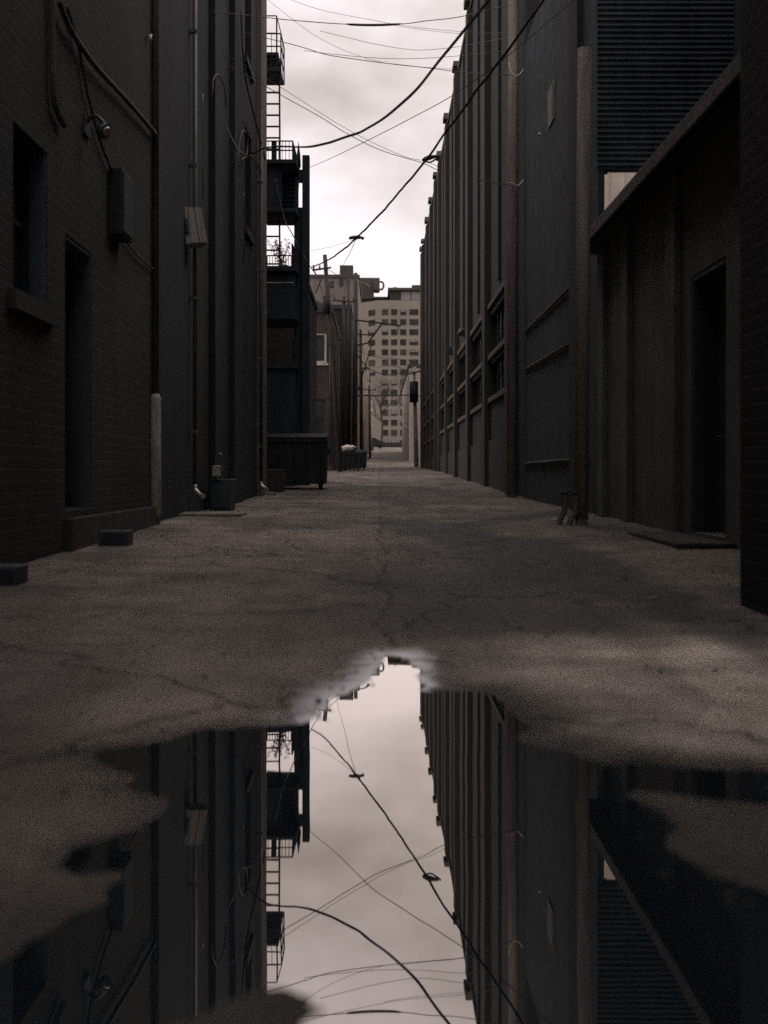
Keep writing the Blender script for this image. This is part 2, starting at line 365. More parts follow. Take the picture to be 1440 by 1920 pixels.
me.materials.append(asphalt()); o = bpy.data.objects.new('ground', me); C.objects.link(o); tag(o, 'cracked damp asphalt of the alley', kind='structure')
gm_ = MB(); rg = random.Random(11)
for k in range(2600):
    y = 2.0+12*rg.random()**1.6; x = rg.uniform(-2.9, 3.2)
    if k % 2 and y < 7:
        if abs(sdist(x, y)-.06) > .16: continue
    z = gz(x, y)
    if z < -.006: continue
    r = rg.uniform(.0025, .006)*(1.8 if rg.random() < .06 else 1); b_ = bmesh.new(); bmesh.ops.create_icosphere(b_, subdivisions=1, radius=1)
    mt = Matrix.Translation((x, y, z+r*.3)) @ Matrix.Rotation(rg.uniform(0, 6.3), 4, 'Z') @ Matrix.Diagonal((r*rg.uniform(.8, 1.7), r*rg.uniform(.7, 1.3), r*rg.uniform(.5, .9), 1))
    vs_ = [gm_.bm.verts.new(mt @ v_.co) for v_ in b_.verts]; b_.verts.index_update()
    for f_ in b_.faces: gm_.bm.faces.new([vs_[v_.index] for v_ in f_.verts])
    b_.free()
tag(gm_.build('gravel', 'plinth'), 'loose grit scattered over the asphalt and the puddle rim', 'gravel', kind='stuff')
def water():
    m = bpy.data.materials.new('still_dark_water'); m.use_nodes = True; nt = m.node_tree; nt.nodes.clear()
    out = nt.nodes.new('ShaderNodeOutputMaterial'); mx = nt.nodes.new('ShaderNodeMixShader')
    df = N(nt, 'BsdfDiffuse'); df.inputs[0].default_value = (.012, .019, .024, 1)
    gl = N(nt, 'BsdfGlossy', Roughness=0.012); gl.inputs[0].default_value = (1, .925, .84, 1)
    fr = N(nt, 'Fresnel', IOR=1.33); fac = mth(nt, 'MULTIPLY_ADD', fr.outputs[0], 1.42, .245, clamp=True)
    ps = pos(nt); bp = N(nt, 'Bump', Strength=.035, Distance=.01); L(nt, noise_n(nt, ps, 2.5, 2, .4), bp.inputs['Height'])
    L(nt, bp.outputs[0], gl.inputs['Normal'])
    L(nt, fac, mx.inputs[0]); L(nt, df.outputs[0], mx.inputs[1]); L(nt, gl.outputs[0], mx.inputs[2]); L(nt, mx.outputs[0], out.inputs[0]); return m
mb = MB(); v = [mb.bm.verts.new(p) for p in ((-4, .7, 0), (4, .7, 0), (4, 6.3, 0), (-4, 6.3, 0))]; mb.bm.faces.new(v)
tag(mb.build('puddle', water()), 'still puddle mirroring the sky', kind='structure')

# ------------------------------------------------------------------ buildings
def building(name, label, x0, x1, y0, y1, h, cat='building'):
    b = thing(name, (x0 if x0 > 0 else x1, (y0+y1)/2, g((y0+y1)/2)), label, cat); return b
def window(parent, side, u0, u1, z0, z1, face, depth, glass='glass', frame='box_dark', fw=.05, bars=1, sill=None):
    """side 'x+'/'x-': wall whose outer face is at X=face and looks to +X/-X;  'y-': looks to -Y"""
    sg = 1 if side == 'x+' else -1
    def bx(mb, a, b, c, d, n0, n1):
        lo, hi = sorted((face-sg*n0, face-sg*n1)) if side[0] == 'x' else (face+n0, face+n1)
        if side[0] == 'x': mb.box(lo, hi, a, b, c, d)
        else: mb.box(a, b, lo, hi, c, d)
    w = MB(); bx(w, u0, u1, z0, z1, depth, depth+.02); wo = w.build('window', glass, parent)
    f = MB(); e = .003
    bx(f, u0, u0+fw, z0, z1, depth-.05, depth-e); bx(f, u1-fw, u1, z0, z1, depth-.05, depth-e)
    bx(f, u0+fw, u1-fw, z0, z0+fw, depth-.05, depth-e); bx(f, u0+fw, u1-fw, z1-fw, z1, depth-.05, depth-e)
    for k in range(bars):
        zz = z0+(z1-z0)*(k+1)/(bars+1); bx(f, u0+fw, u1-fw, zz-.02, zz+.02, depth-.045, depth-e)
    f.build('frame', frame, wo)
    if sill:
        s_ = MB(); bx(s_, u0-.12, u1+.12, z0-.16, z0, -.07, depth-.06); s_.build('sill', sill, wo)
    return wo

# near left brick building
b = building('brick_building', 'nearest brown brick building on the left with a tall dark doorway', -12, -3, -14, 14.3, 12)
holes = [(8.75, 9.65, 2.35, 3.75), (10.2, 11.15, .5, 3.15)]
MB().wall(-3.4, -3.0, -14, 14.3, -.6, 19.5, holes, 'y').box(-12, -3.4, -14, 14.3, -.6, 19.4).build('wall', 'brick_left', b)  # wall carried up out of view to shade the near alley
MB().box(-3.0, -2.92, 10.18, 14.25, -.3, .42, .01).build('plinth', 'plinth', b)
wo = window(b, 'x+', 8.75, 9.65, 2.35, 3.75, -3.0, .22, sill='plinth')
MB().box(-3.16, -3.01, 9.62, 9.649, 2.351, 3.749).build('lining', 'door', wo)
dr = MB().box(-3.3, -3.27, 10.2, 11.15, .5, 3.15).build('door', 'door', b)
MB().box(-3.27, -3.2, 10.2, 10.29, .5, 3.15).box(-3.27, -3.2, 11.06, 11.15, .5, 3.15).box(-3.27, -3.2, 10.29, 11.06, 3.05, 3.15).build('frame', 'box_dark', dr)
MB().box(-3.2, -3.01, 11.11, 11.149, .5, 3.149).box(-3.2, -3.01, 10.201, 11.11, 3.11, 3.149).build('lining', 'door', dr)
MB().tube([(-3.26, 10.42, 1.45), (-3.2, 10.42, 1.45), (-3.2, 10.42, 1.6), (-3.26, 10.42, 1.6)], .012, 6).build('handle', 'pipe', dr)

# second, taller left building, darker
b = building('brick_building', 'tall dark brick building on the left whose far corner cuts the sky', -12, -3, 14.3, 28.6, 18)
holes = [(24.9, 26.1, 10.6, 13.0), (24.9, 26.1, 6.6, 9.0)]
MB().wall(-3.5, -3.12, 14.34, 28.2, -.6, 18, holes, 'y').box(-12, -3.5, 14.34, 28.2, -.6, 17.9).build('wall', 'brick_left2', b)
for y0, y1 in ((19.6, 20.4), (22.3, 23.6)):
    MB().box(-3.12, -3.0, y0, y1, -.6, 17.8, .01).build('pilaster', 'brick_left2', b)
MB().box(-4.2, -3.0, 27.3, 28.6, -.6, 18.1, .01).build('corner_pier', 'pier', b)
for h in holes: window(b, 'x+', *h, -3.12, .2, sill='plinth')

# third left building, behind the fire escape
b = building('rear_building', 'dark brick back building that carries the black fire escape', -10, -3.8, 28.9, 36, 17)
MB().box(-10, -3.84, 28.9, 35.6, -.4, 17.2).build('wall', 'brick_left2', b)
MB().box(-10.1, -3.8, 28.85, 35.7, 17.2, 17.5).build('roof', 'box_dark', b)
b = building('rear_annex', 'low brick annex behind the fire escape posts', -9, -2.5, 38.4, 44, 7)
holes = [(-3.25, -2.98, 2.2, 4.2)]
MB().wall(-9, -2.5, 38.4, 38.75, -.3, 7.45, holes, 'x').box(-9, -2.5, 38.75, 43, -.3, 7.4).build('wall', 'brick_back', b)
MB().box(-9.05, -2.45, 38.35, 43.05, 7.45, 7.6).build('roof', 'box_dark', b)
window(b, 'y-', *holes[0], 38.4, .15, glass='glass_pale', bars=0, sill='white', fw=.03)

# brick house with the white framed window
b = building('brick_house', 'brick house end with a white framed window beyond the fire escape', -11, -2.8, 64.5, 78, 10)
holes = [(-4.6, -3.16, 7.55, 9.35), (-4.6, -3.2, 3.2, 5.35)]
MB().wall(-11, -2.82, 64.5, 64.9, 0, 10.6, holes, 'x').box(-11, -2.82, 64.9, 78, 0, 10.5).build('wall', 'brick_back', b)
MB().box(-11.1, -2.77, 64.4, 78.1, 10.6, 10.85).build('roof', 'box_dark', b)
window(b, 'y-', *holes[0], 64.5, .1, frame='white', fw=.12, sill='white', bars=0)
window(b, 'y-', *holes[1], 64.5, .1, frame='box_dark', fw=.07, sill='white')
MB().tube([(-2.95, 64.4, 10.4), (-2.95, 64.4, 1.4)], .05, 6).build('downspout', 'pipe', b)

# concrete building with rooftop plant
ZT = EYE+373*98/F
b = building('concrete_building', 'stained concrete building with dark vents and a box on its flat roof', -16, -1.75, 98, 112, 18)
holes = [(-3.6, -3.2, 13.6, 14.6), (-2.75, -2.45, 13.5, 14.6), (-1.2, -.8, 5, 6)]
MB().box(-16, -1.85, 98, 112, 0, ZT-.3).build('wall', 'concrete', b)
MB().box(-16.1, -1.75, 97.9, 112.1, ZT-.3, ZT).build('roof', 'tower_mech', b)
for px, py, w, h in ((622, 533, 9, 12), (640, 530, 7, 14), (590, 572, 14, 16), (604, 575, 12, 14), (645, 563, 4, 5), (612, 592, 5, 8)):
    p = P(px, py, 98); MB().box(p.x-w*.0245, p.x+w*.0245, 97.93, 97.996, p.z-h*.0245, p.z+h*.0245, .02).build('vent', 'dark', b)
p = P(650, 505, 100); bo = MB().box(p.x-.62, p.x+.62, 99.4, 100.6, ZT+.2, ZT+1.15, .03).build('roof_tank', 'tower_mech', b)
MB().box(p.x-.5, p.x+.5, 99.5, 100.5, ZT, ZT+.2).build('tank_base', 'pale', bo)
for px in (588, 594, 600):
    p = P(px, 593, 97.9); MB().box(p.x-.11, p.x+.11, 97.9, 97.99, p.z-.07, p.z+.07).build('roof_light', 'pale_cream', b)
p = P(640, 603, 97); MB().tube([(p.x-1.0, 97.9, p.z+.8), (p.x-.8, 97.6, p.z), (p.x, 97.5, p.z-.25), (p.x+.9, 97.5, p.z-.25)], .2, 8, 4).build('vent_pipe', 'pale', b)

# shed-like storefront backs further up the left side
b = building('low_building', 'dark low brick building behind the far dumpster on the left', -11, -2.05, 80, 96.5, 9)
MB().box(-11, -2.05, 80, 97, 0, 13.2).build('wall', 'brick_low', b)
MB().box(-11, -2.0, 79.9, 97.1, 13.2, 13.5).build('roof', 'box_dark', b)
for px in (643, 652):
    x = (px-CX)*79.8/F; MB().tube([(x, 79.8, g(80)), (x, 79.8, 13)], .045, 6).build('downspout', 'pipe', b)
b = building('pale_building', 'narrow pale plaster building at the far left end of the alley', -9, -1.3, 130, 150, 14)
MB().box(-9, -1.2, 130, 134, 3, 13.6).box(-9, -1.35, 134, 150, 3, 13.4).build('wall', 'pale', b)
MB().box(-9.1, -1.12, 129.9, 150, 13.6, 13.8).build('roof', 'tower_mech', b)
for z in (6.1, 9.0, 11.4): MB().box(-2.6, -1.7, 129.94, 129.99, z, z+1.4).build('window', 'glass', b)
b = building('dark_building', 'dark brick building just before the pale plaster one', -9, -1.6, 113, 128, 11)
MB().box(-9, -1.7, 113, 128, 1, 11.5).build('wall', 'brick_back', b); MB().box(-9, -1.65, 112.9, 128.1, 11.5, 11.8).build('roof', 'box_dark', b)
MB().tube([(-1.6, 112.8, 2), (-1.6, 112.8, 11.4)], .08, 6).build('downspout', 'pale', b)

# --- right side
b = building('brick_building', 'long charcoal building on the right with tall pilasters running to the sky', 3.5, 14, 26, 88, 19)
HR = 18.3+EYE
holes = []
pil = [28.4, 34.9, 41.5, 48.1, 55.1, 61.7, 65.6, 71.7, 77.4, 84.1, 87.2]
for a, c in zip(pil, pil[1:]):
    if c-a > 5:
        for z0, z1 in ((3.3, 4.35), (4.75, 5.9)): holes.append((a+1.1, c-.5, z0, z1))
MB().wall(3.6, 4.0, 26, 88, -.3, HR-.35, holes, 'y').box(4.0, 14, 36, 88, -.3, HR-.4).box(4.0, 5.2, 26, 36, -.3, HR-.42).build('wall', 'brick_right', b)
MB().box(3.52, 4.1, 25.98, 88.05, HR-.35, HR-.12, .02).build('coping', 'band', b)
for k, y in enumerate(pil):
    MB().box(3.41 if k % 3 else 3.38, 3.6, y-.5, y+.3+.06*(k % 3), -.3, HR-.36, .012).build('pilaster', 'pilaster', b)
    MB().box(3.33, 3.9, y-.53, y+.38, HR-.119, HR+.12+.1*((k*7) % 3)/2, .03).build('pilaster_cap', 'band', b)
for a, c in zip(pil, pil[1:]):
    if c-a < 5: continue
    m_ = (a+c)/2
    MB().box(3.515, 3.6, m_-.25, m_+.1, 6.6, HR-.36).build('rib', 'brick_right', b)
    for z in (3.1, 4.48, 6.1): MB().box(3.5, 3.6, a+.4, c-.55, z, z+.16, .01).build('ledge', 'band', b)
    MB().box(3.53, 3.6, a+.4, c-.55, .1, 1.9, .01).build('dado', 'plinth', b)
    for z0, z1 in ((3.3, 4.35), (4.75, 5.9)):
        w = MB().box(3.78, 3.82, a+1.1, c-.5, z0, z1).build('window', 'glass', b)
        f = MB(); n = 5
        for q in range(n+1):
            yy = a+1.1+(c-a-1.6)*q/n; f.box(3.73, 3.778, yy-.03, yy+.03, z0+.06, z1)
        f.box(3.728, 3.779, a+1.07, c-.47, z0, z0+.06)
        f.build('frame', 'box_dark', w)

b = building('corrugated_building', 'dark building on the right clad in horizontal corrugated steel', 3.5, 9, 17.2, 26, 15)
prof = []; z = 5.76
while z < 11: prof += [(17.2, z), (17.2, z+.04), (17.165, z+.052), (17.165, z+.078), (17.2, z+.09)]; z += .09
MB().quadstrip(prof, 3.52, 9).build('cladding', 'corr', b)
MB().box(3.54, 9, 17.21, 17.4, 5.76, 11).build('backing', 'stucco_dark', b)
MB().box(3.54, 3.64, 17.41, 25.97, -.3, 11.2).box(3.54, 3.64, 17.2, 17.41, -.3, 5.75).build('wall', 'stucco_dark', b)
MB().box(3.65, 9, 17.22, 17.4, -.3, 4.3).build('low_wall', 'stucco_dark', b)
MB().prism([(3.645, 17.23), (3.70, 17.23), (3.70, 17.3), (3.645, 17.3)], 5.70, 5.755).prism([(3.70, 17.23), (3.80, 17.23), (3.80, 17.3), (3.70, 17.3)], 5.735, 5.755).build('corner_gusset', 'box_dark', b)
for k in range(2): MB().box(8.2, 8.35, 17.5+k*8, 17.65+k*8, -.3, 10.9).build('post', 'box_dark', b)
c_ = building('back_building', 'pale plaster wall glimpsed through the opening above the garage eave', 5.3, 16, 34, 35.9, 14)
MB().box(5.3, 18, 34, 35.9, 0, 14).build('wall', 'back_plaster', c_); MB().box(5.25, 18, 33.95, 35.95, 14, 14.25).build('roof', 'box_dark', c_)
MB().box(3.44, 3.56, 18.5, 19.3, -.3, 11.15, .01).build('pilaster', 'brick_right', b)
for (ya, za, yb, zb) in ((18, 3.2, 25.6, 3.35), (18, 4.25, 25.6, 4.25), (18, 1.1, 25.6, 1.1)):
    MB().tube([(3.5, ya, za), (3.5, yb, zb)], .03, 6).build('conduit', 'beam', b)

b = building('garage', 'low stained stucco garage on the right with a dark door recess and rusty eave', 3.5, 5.6, 6.6, 17, 4.6)
holes = [(10.75, 11.95, .2, 3.05)]
MB().wall(3.5, 3.8, 6.6, 17.0, -.3, 4.36, holes, 'y').box(3.8, 5.6, 6.6, 17.0, -.3, 4.35).build('wall', 'stucco', b)
MB().box(3.2, 5.6, 6.6, 17.1, 4.36, 4.42).build('roof', 'box_dark', b)
MB().box(3.16, 3.26, 6.6, 17.12, 4.36, 4.54, .012).build('eave', 'beam', b)
for y in (12.55, 14.9, 16.5): MB().box(3.42, 3.5, y-.2, y+.2, -.3, 4.34, .01).build('pilaster', 'stucco', b)
dr = MB().box(3.76, 3.79, 10.75, 11.95, .2, 3.05).build('door', 'door', b)
MB().box(3.62, 3.76, 10.75, 10.85, .2, 3.05).box(3.62, 3.76, 11.85, 11.95, .2, 3.05).box(3.62, 3.76, 10.85, 11.85, 2.95, 3.05).build('frame', 'box_dark', dr)
MB().box(3.51, 3.62, 11.88, 11.949, .2, 3.049).box(3.51, 3.62, 10.751, 11.88, 2.99, 3.049).build('lining', 'door', dr)
MB().tube([(3.76, 11.6, 1.25), (3.7, 11.6, 1.25), (3.7, 11.72, 1.25)], .013, 6).build('handle', 'pipe', dr)
MB().box(2.92, 3.5, 10.4, 12.6, -.1, .17, .02).build('door_step', 'plinth', b)
b = building('backing_building', 'dark windowless block rising behind the garage roof on the right', 5.7, 16, 5, 17, 15)
MB().box(5.7, 16, 3, 17.1, 0, 19).build('wall', 'stucco_dark', b); MB().box(5.65, 16, 2.95, 17.12, 19, 19.3).build('roof', 'box_dark', b)  # top raised beyond view to darken the near ground
b = building('corner_building', 'vignette-darkened brick corner of the closest building at the right edge', 2.25, 9, -12, 6.5, 10)
MB().box(2.22, 5.6, -12, 6.55, -.3, 19).box(5.6, 9, -12, 2.9, -.3, 19).build('wall', 'brick_vignette', b)  # unseen upper walls raised to shade the foreground

b = building('white_building', 'white building edge at the far right end of the alley', 3, 12, 100, 130, 11)
MB().box(2.95, 12, 104, 135, 1, 11.2).build('wall', 'pale_cream', b); MB().box(2.85, 12, 103.9, 135, 11.2, 11.5).build('roof', 'tower_mech', b)
for y in (108, 115, 122): MB().box(2.9, 2.947, y, y+1.6, 5.5, 7.5).build('window', 'glass', b)

# --- the tower at the end
T0 = (4, 300, g(300)-.3)
b = thing('apartment_tower', T0, 'beige concrete apartment tower closing the end of the alley', 'tower')
face = [(17, 300), (-.4, 300), (-9.5, 309), (-9.5, 335), (17, 335)]
MB().prism(face, 5, 49.6).build('wall', 'tower', b)
cap = [(17.4, 299.6), (5.8, 299.6), (-10, 309.5), (-10, 336), (17.4, 336)]
MB().box(3.2, 17.2, 300.8, 333, 49.6, 52.4).box(-8.8, 3.2, 310.5, 333, 49.6, 51.7).build('penthouse', 'tower_dark', b)
ph = MB().box(2.6, 17.8, 299.7, 334, 52.4, 53.1).box(-9.6, 2.6, 309.6, 334, 51.7, 52.2).build('roof', 'tower_mech', b)
for x0, x1, h_ in ((9.5, 12.2, 1.5), (4.2, 5.2, .9)): MB().box(x0, x1, 304, 308, 53.1, 53.1+h_).build('roof_unit', 'tower_mech', b)
for k in range(4): MB().box(6.3+k*2.8, 8.9+k*2.8, 300.72, 300.79, 49.8, 52.1).build('penthouse_window', 'glass_pale', b)
ct = MB().box(-7.6, -1.4, 311, 316, 52.2, 58.0, .15).box(-1.4, .3, 306.6, 312, 53.6, 57.2, .3).build('rooftop_plant', 'tower_mech', b)
MB().tube([(.2, 308, 56.2), (.9, 308, 56.2), (1.35, 308, 55.7), (1.4, 308, 54.8), (1.0, 308, 54.1), (.2, 308, 54.0)], .28, 8, 4).build('duct', 'tower_mech', ct)
def winmesh(w, h, n, gm='tower_glass', blind=0):
    f = MB().box(-w/2, w/2, -.02, .02, -h/2, h/2); o = f.build('window', gm, b, base=(0, 0, 0))
    if blind: MB().box(-w/2+.06, w/2-.06, -.035, -.024, h/2-h*blind, h/2-.02).build('blind', 'glass_pale', o, base=(0, 0, 0))
    q = MB()
    for k in range(n+1): q.box(-w/2+k*w/n-.05, -w/2+k*w/n+.05, -.07, -.022, -h/2, h/2)
    q.box(-w/2+.05, w/2-.05, -.068, -.023, -h/2-.05, -h/2+.06)
    q.build('frame', 'tower_mech', o, base=(0, 0, 0)); return o
proto = {}
def put(w, h, n, x, y, z, rz):
    k_ = (w, random.choice((0, 0, 0, 0, 1, 1, 2, 3)))
    if k_ not in proto: o = proto[k_] = winmesh(w, h, n, ('tower_glass', 'tower_glass2', 'tower_glass', 'tower_glass')[k_[1]], (0, 0, .45, .75)[k_[1]])
    else:
        o = proto[k_].copy(); C.objects.link(o); o.parent = b
        for ch in proto[k_].children: c2 = ch.copy(); C.objects.link(c2); c2.parent = o
    o.location = Vector((x, y, z))-BASE[b]; o.rotation_euler = (0, 0, rz)
for r in range(14):
    z = EYE+(HY-(585+18.85*r))*300/F
    for px in (722, 739, 756): put(1.65, 1.6, 1, (px-CX)*.15, 299.96, z, 0)
    if r < 8: put(2.4, 1.6, 3, (776-CX)*.15, 299.96, z, 0)
    if r < 7:
        for t, w in ((.17, 2.6), (.62, 1.9)):
            put(w, 1.6, 2, -.4+t*-9.1+.03, 300+t*9-.03, z, -math.radians(45))

# ------------------------------------------------------------------ fire escape
D = 36.0
def X(px): return (px-CX)*D/F
def Z(py): return EYE+(HY-py)*D/F
fe = thing('fire_escape', (-3.1, D, g(36)), 'black iron and timber fire escape stacked in decks beside the sky gap', 'fire escape')
def railing(x0, x1, y0, y1, z0, z1, nb, rails=2):
    m = MB(); 
    for q in range(rails): zz = z1-(z1-z0)*q/max(1, rails); m.bar((x0, y0, zz), (x1, y0, zz), .035); m.bar((x1, y0, zz), (x1, y1, zz), .035)
    for k in range(nb+1): x = x0+(x1-x0)*k/nb; m.bar((x, y0, z0), (x, y0, z1), .018 if 0 < k < nb else .04)
    for k in range(1, nb+1): y = y0+(y1-y0)*k/nb; m.bar((x1, y, z0), (x1, y, z1), .018 if k < nb else .04)
    return m
xl = -3.86
# top cage
m = MB().box(xl, X(529), 35.3, 36.6, Z(148), Z(140))
m.box(xl, X(525), 35.4, 36.5, Z(117), Z(111)); m.build('deck', 'iron', fe)
railing(xl, X(530), 35.35, 36.55, Z(148), Z(78), 2, 3).build('railing', 'iron', fe)
MB().tube([(X(500), 35.5, Z(132)), (X(505), 35.5, Z(119)), (X(514), 35.5, Z(116)), (X(524), 35.5, Z(120)), (X(526), 35.5, Z(134))], .035, 6, 4).build('hoop', 'iron', fe)
MB().bar((xl, 35.4, Z(168)), (X(530), 35.4, Z(148)), .05).build('bracket', 'iron', fe)
MB().bar((X(522), 35.4, Z(45)), (X(522), 35.4, Z(148)), .045).bar((X(522), 35.4, Z(45)), (X(531), 35.4, Z(80)), .03).bar((xl, 35.4, Z(44)), (X(522), 35.4, Z(44)), .03).bar((xl, 35.4, Z(76)), (X(522), 35.4, Z(76)), .03).build('ladder_hoop', 'iron', fe)
def ladder(y0, y1, n):
    m = MB().bar((X(526), 35.6, Z(y0)), (X(527), 35.6, Z(y1)), .055, .05).bar((X(498), 35.6, Z(y0)), (X(498), 35.6, Z(y1)), .055, .05)
    for k in range(n): yy = y0+(y1-y0)*(k+.5)/n; m.bar((X(498.5), 35.6, Z(yy)), (X(525.5), 35.6, Z(yy)), .06, .045)
    m.build('ladder', 'iron', fe)
ladder(150, 318, 8); ladder(410, 512, 4)
# middle deck, its solid boarding and the stair under it
MB().box(xl, X(560), 35.0, 37.0, Z(322), Z(315)).build('deck', 'deckwood', fe)
railing(xl, X(553), 35.05, 36.9, Z(315), Z(281), 9, 2).build('railing', 'iron', fe)
MB().bar((X(519), 35.1, Z(320)), (X(519), 35.1, Z(281)), .16, .1).build('railing_post', 'deckwood', fe)
m = MB()
for k in range(7): z = Z(405)+k*.222; m.box(xl, X(533), 35.2, 35.26, z, z+.212)
m.build('boarding', 'deckwood', fe)
MB().box(X(522), X(558.5), 36.3, 36.36, Z(405), Z(322)-.003).build('panel', 'deckwood', fe)
m = MB()
for k in range(9): z = Z(398)+k*.16; m.box(X(533)+.01, X(553), 35.6+k*.06, 35.86+k*.06, z, z+.035)
m.build('stair', 'deckwood', fe)
MB().box(xl, X(560), 35.0, 37.0, Z(410), Z(404)).build('deck', 'deckwood', fe)
# lower deck
MB().box(xl, X(560), 35.0, 37.0, Z(518), Z(511)).build('deck', 'deckwood', fe)
railing(xl, X(552), 36.9, 35.05, Z(511), Z(469), 11, 2).build('railing', 'iron', fe)
m = MB()
for k in range(8): z = Z(600)+k*.19; m.box(xl, X(558), 35.2, 35.25, z, z+.165)
m.build('boarding', 'deckwood', fe)
MB().box(xl, X(560), 35.0, 37.2, Z(606), Z(600)).build('deck', 'deckwood', fe)
MB().box(xl, X(560), 35.0, 37.2, Z(696), Z(690)).build('deck', 'deckwood', fe)
railing(xl, X(552), 35.05, 37.1, Z(690), Z(643), 13, 2).build('railing', 'iron', fe)
m = MB()
for k in range(10): x = xl+k*.113; m.box(x, x+.106, 35.1, 35.15, .3, Z(698))
m.build('boarding', 'deckwood', fe)
# posts
MB().box(X(567), X(580.5), 35.9, 36.15, .2, Z(292), .02).build('post', 'deckwood', fe)
MB().prism([(X(551.5), 36.0), (X(560), 36.0), (X(560), 36.2), (X(551.5), 36.2)], .2, Z(398)).build('post', 'deckwood', fe)
MB().bar((X(553), 36.1, Z(402)), (X(559), 36.1, Z(300)), .13, .1).tube([(X(559), 36.1, Z(312)), (X(559.5), 36.1, Z(288)), (X(559), 36.1, Z(264))], [.085, .06, .004], 6).build('pointed_post', 'deckwood', fe)
MB().box(X(561), X(566.6), 36.0, 36.1, Z(342), Z(318)).box(X(556), X(566.6), 36.21, 36.3, .2, Z(386)).build('panel', 'deckwood', fe)
# plant on the lower deck
pl = thing('potted_plant', (X(530), 36.2, Z(511)), 'straggly leafy plant growing through the lower fire escape railing', 'plant')
MB().tube([(X(530), 36.2, Z(511)), (X(530), 36.2, Z(511)+.28)], [.12, .17], 10).build('pot', 'beam', pl)
m = MB(); lf = MB()
for k in range(16):
    a = random.uniform(0, 6.28); x = X(530)+random.uniform(-.1, .1); p = Vector((x, 36.2, Z(511)+.25)); pts = [p.copy()]
    dr_ = Vector((math.cos(a)*.4, math.sin(a)*.15, 1))
    for q in range(5):
        p = p+dr_*random.uniform(.1, .2)+Vector((random.uniform(-.06, .06), 0, 0)); pts.append(p.copy())
        for _ in range(3):
            c = p+Vector((random.uniform(-.07, .07), random.uniform(-.07, .07), random.uniform(-.05, .05)))
            e = [Vector((random.uniform(-1, 1), random.uniform(-1, 1), random.uniform(-1, 1))).normalized()*.045 for _ in range(2)]
            lf.bm.faces.new([lf.bm.verts.new(c+w_) for w_ in (e[0], e[1]*.6, -e[0], -e[1]*.6)])
    m.tube(pts, .007, 5, 0)
m.build('stem', 'bark', pl); lf.build('foliage', 'leaf', pl)

# ------------------------------------------------------------------ poles
def pole(name, a, bt, r0, r1, mat, label, cat='utility pole'):
    t = thing(name, a, label, cat); a, bt = Vector(a), Vector(bt)
    MB().tube([a-Vector((0, 0, .4)), a+(bt-a)*.5, bt], [r0, (r0+r1)/2, r1], 12).build('pole_shaft', mat, t); return t
t = pole('utility_pole', P(638, 878, 61), P(609, 478, 61), .15, .115, 'pole_dark', 'leaning wooden utility pole beside the far dumpster')
pc = P(611, 505, 60.8); MB().bar(pc+Vector((-.75, 0, -.05)), pc+Vector((.3, 0, .1)), .1, .09).build('crossarm', 'pole_dark', t)
for dx in (-.7, -.35): MB().tube([pc+Vector((dx, 0, 0)), pc+Vector((dx, 0, .25))], [.06, .035], 8).build('insulator', 'box_dark', t)
MB().bar(P(592, 550, 60.8), P(604, 520, 60.8), .07).build('brace', 'pole_dark', t)
MB().tube([P(612, 575, 60.6)+Vector((0, 0, -.4)), P(612, 575, 60.6)+Vector((0, 0, .6))], .22, 12).build('transformer', 'black', t)
t = pole('utility_pole', P(664, 868, 74), P(667, 512, 74), .17, .13, 'pole_dark', 'upright dark utility pole right of the leaning one carrying a lamp arm')
am = MB().bar(P(667, 600, 73.9), P(752, 611, 73.9), .14, .1).build('crossarm', 'pole_dark', t)
MB().bar(P(690, 643, 73.85), P(716, 607, 73.85), .12).bar(P(668, 648, 73.85), P(690, 643, 73.85), .1).build('brace', 'pole_dark', t)
MB().bar(P(747, 612, 73.9), P(747, 626, 73.9), .05).build('hanger', 'iron', t)
MB().tube([P(668, 525, 73.7), P(676, 530, 73.5), P(686, 533, 73.4), P(692, 540, 73.4)], [.05, .05, .06, .12], 8, 4).build('lamp_arm', 'pipe', t)
MB().bar(P(672, 732, 73.6), P(697, 645, 73.6), .07).build('guy_guard', 'iron', t)
t = pole('utility_pole', P(655.5, 872, 70), P(653, 520, 70), .10, .08, 'pole_dark', 'slender utility pole standing just behind the leaning pole')
MB().bar(P(635, 569, 69.9), P(656, 567, 69.9), .1, .08).build('crossarm', 'pale', t)
for k, (a0, a1, d_, lb) in enumerate((((647.5, 874), (645, 556), 67, 'short dark pole close behind the leaning pole'), ((677, 866), (676, 618), 78, 'dark pole half hidden behind the upright lamp pole'), ((694, 852), (692.5, 722), 104, 'small dark pole before the pale plaster building'))):
    t = pole('utility_pole', P(*a0, d_), P(*a1, d_), .13, .1, 'pole_dark', lb)
    q_ = P(a1[0], a1[1]+9, d_-.15); MB().bar(q_+Vector((-.7, 0, .05)), q_+Vector((.7, 0, -.05)), .1, .08).build('crossarm', 'pole_dark', t)
    for dx in (-.6, .6): MB().tube([q_+Vector((dx, 0, .03)), q_+Vector((dx, 0, .25))], [.05, .03], 8).build('insulator', 'black', t)
t = pole('utility_pole', P(781, 877, 88), P(777, 688, 88), .2, .15, 'pale', 'pale utility pole with a dark transformer at the far right')
pt = P(776, 735, 87.6); MB().tube([pt+Vector((0, 0, -.85)), pt+Vector((0, 0, .85))], .36, 12).build('transformer', 'black', t)
MB().bar(P(762, 702, 87.8), P(788, 696, 87.8), .12).build('crossarm', 'pole_dark', t)
t = pole('utility_pole', (3.3, 26.4, g(26.4)), (3.34, 26.5, 14), .135, .12, 'pole', 'tall wooden pole standing against the pilastered right building')
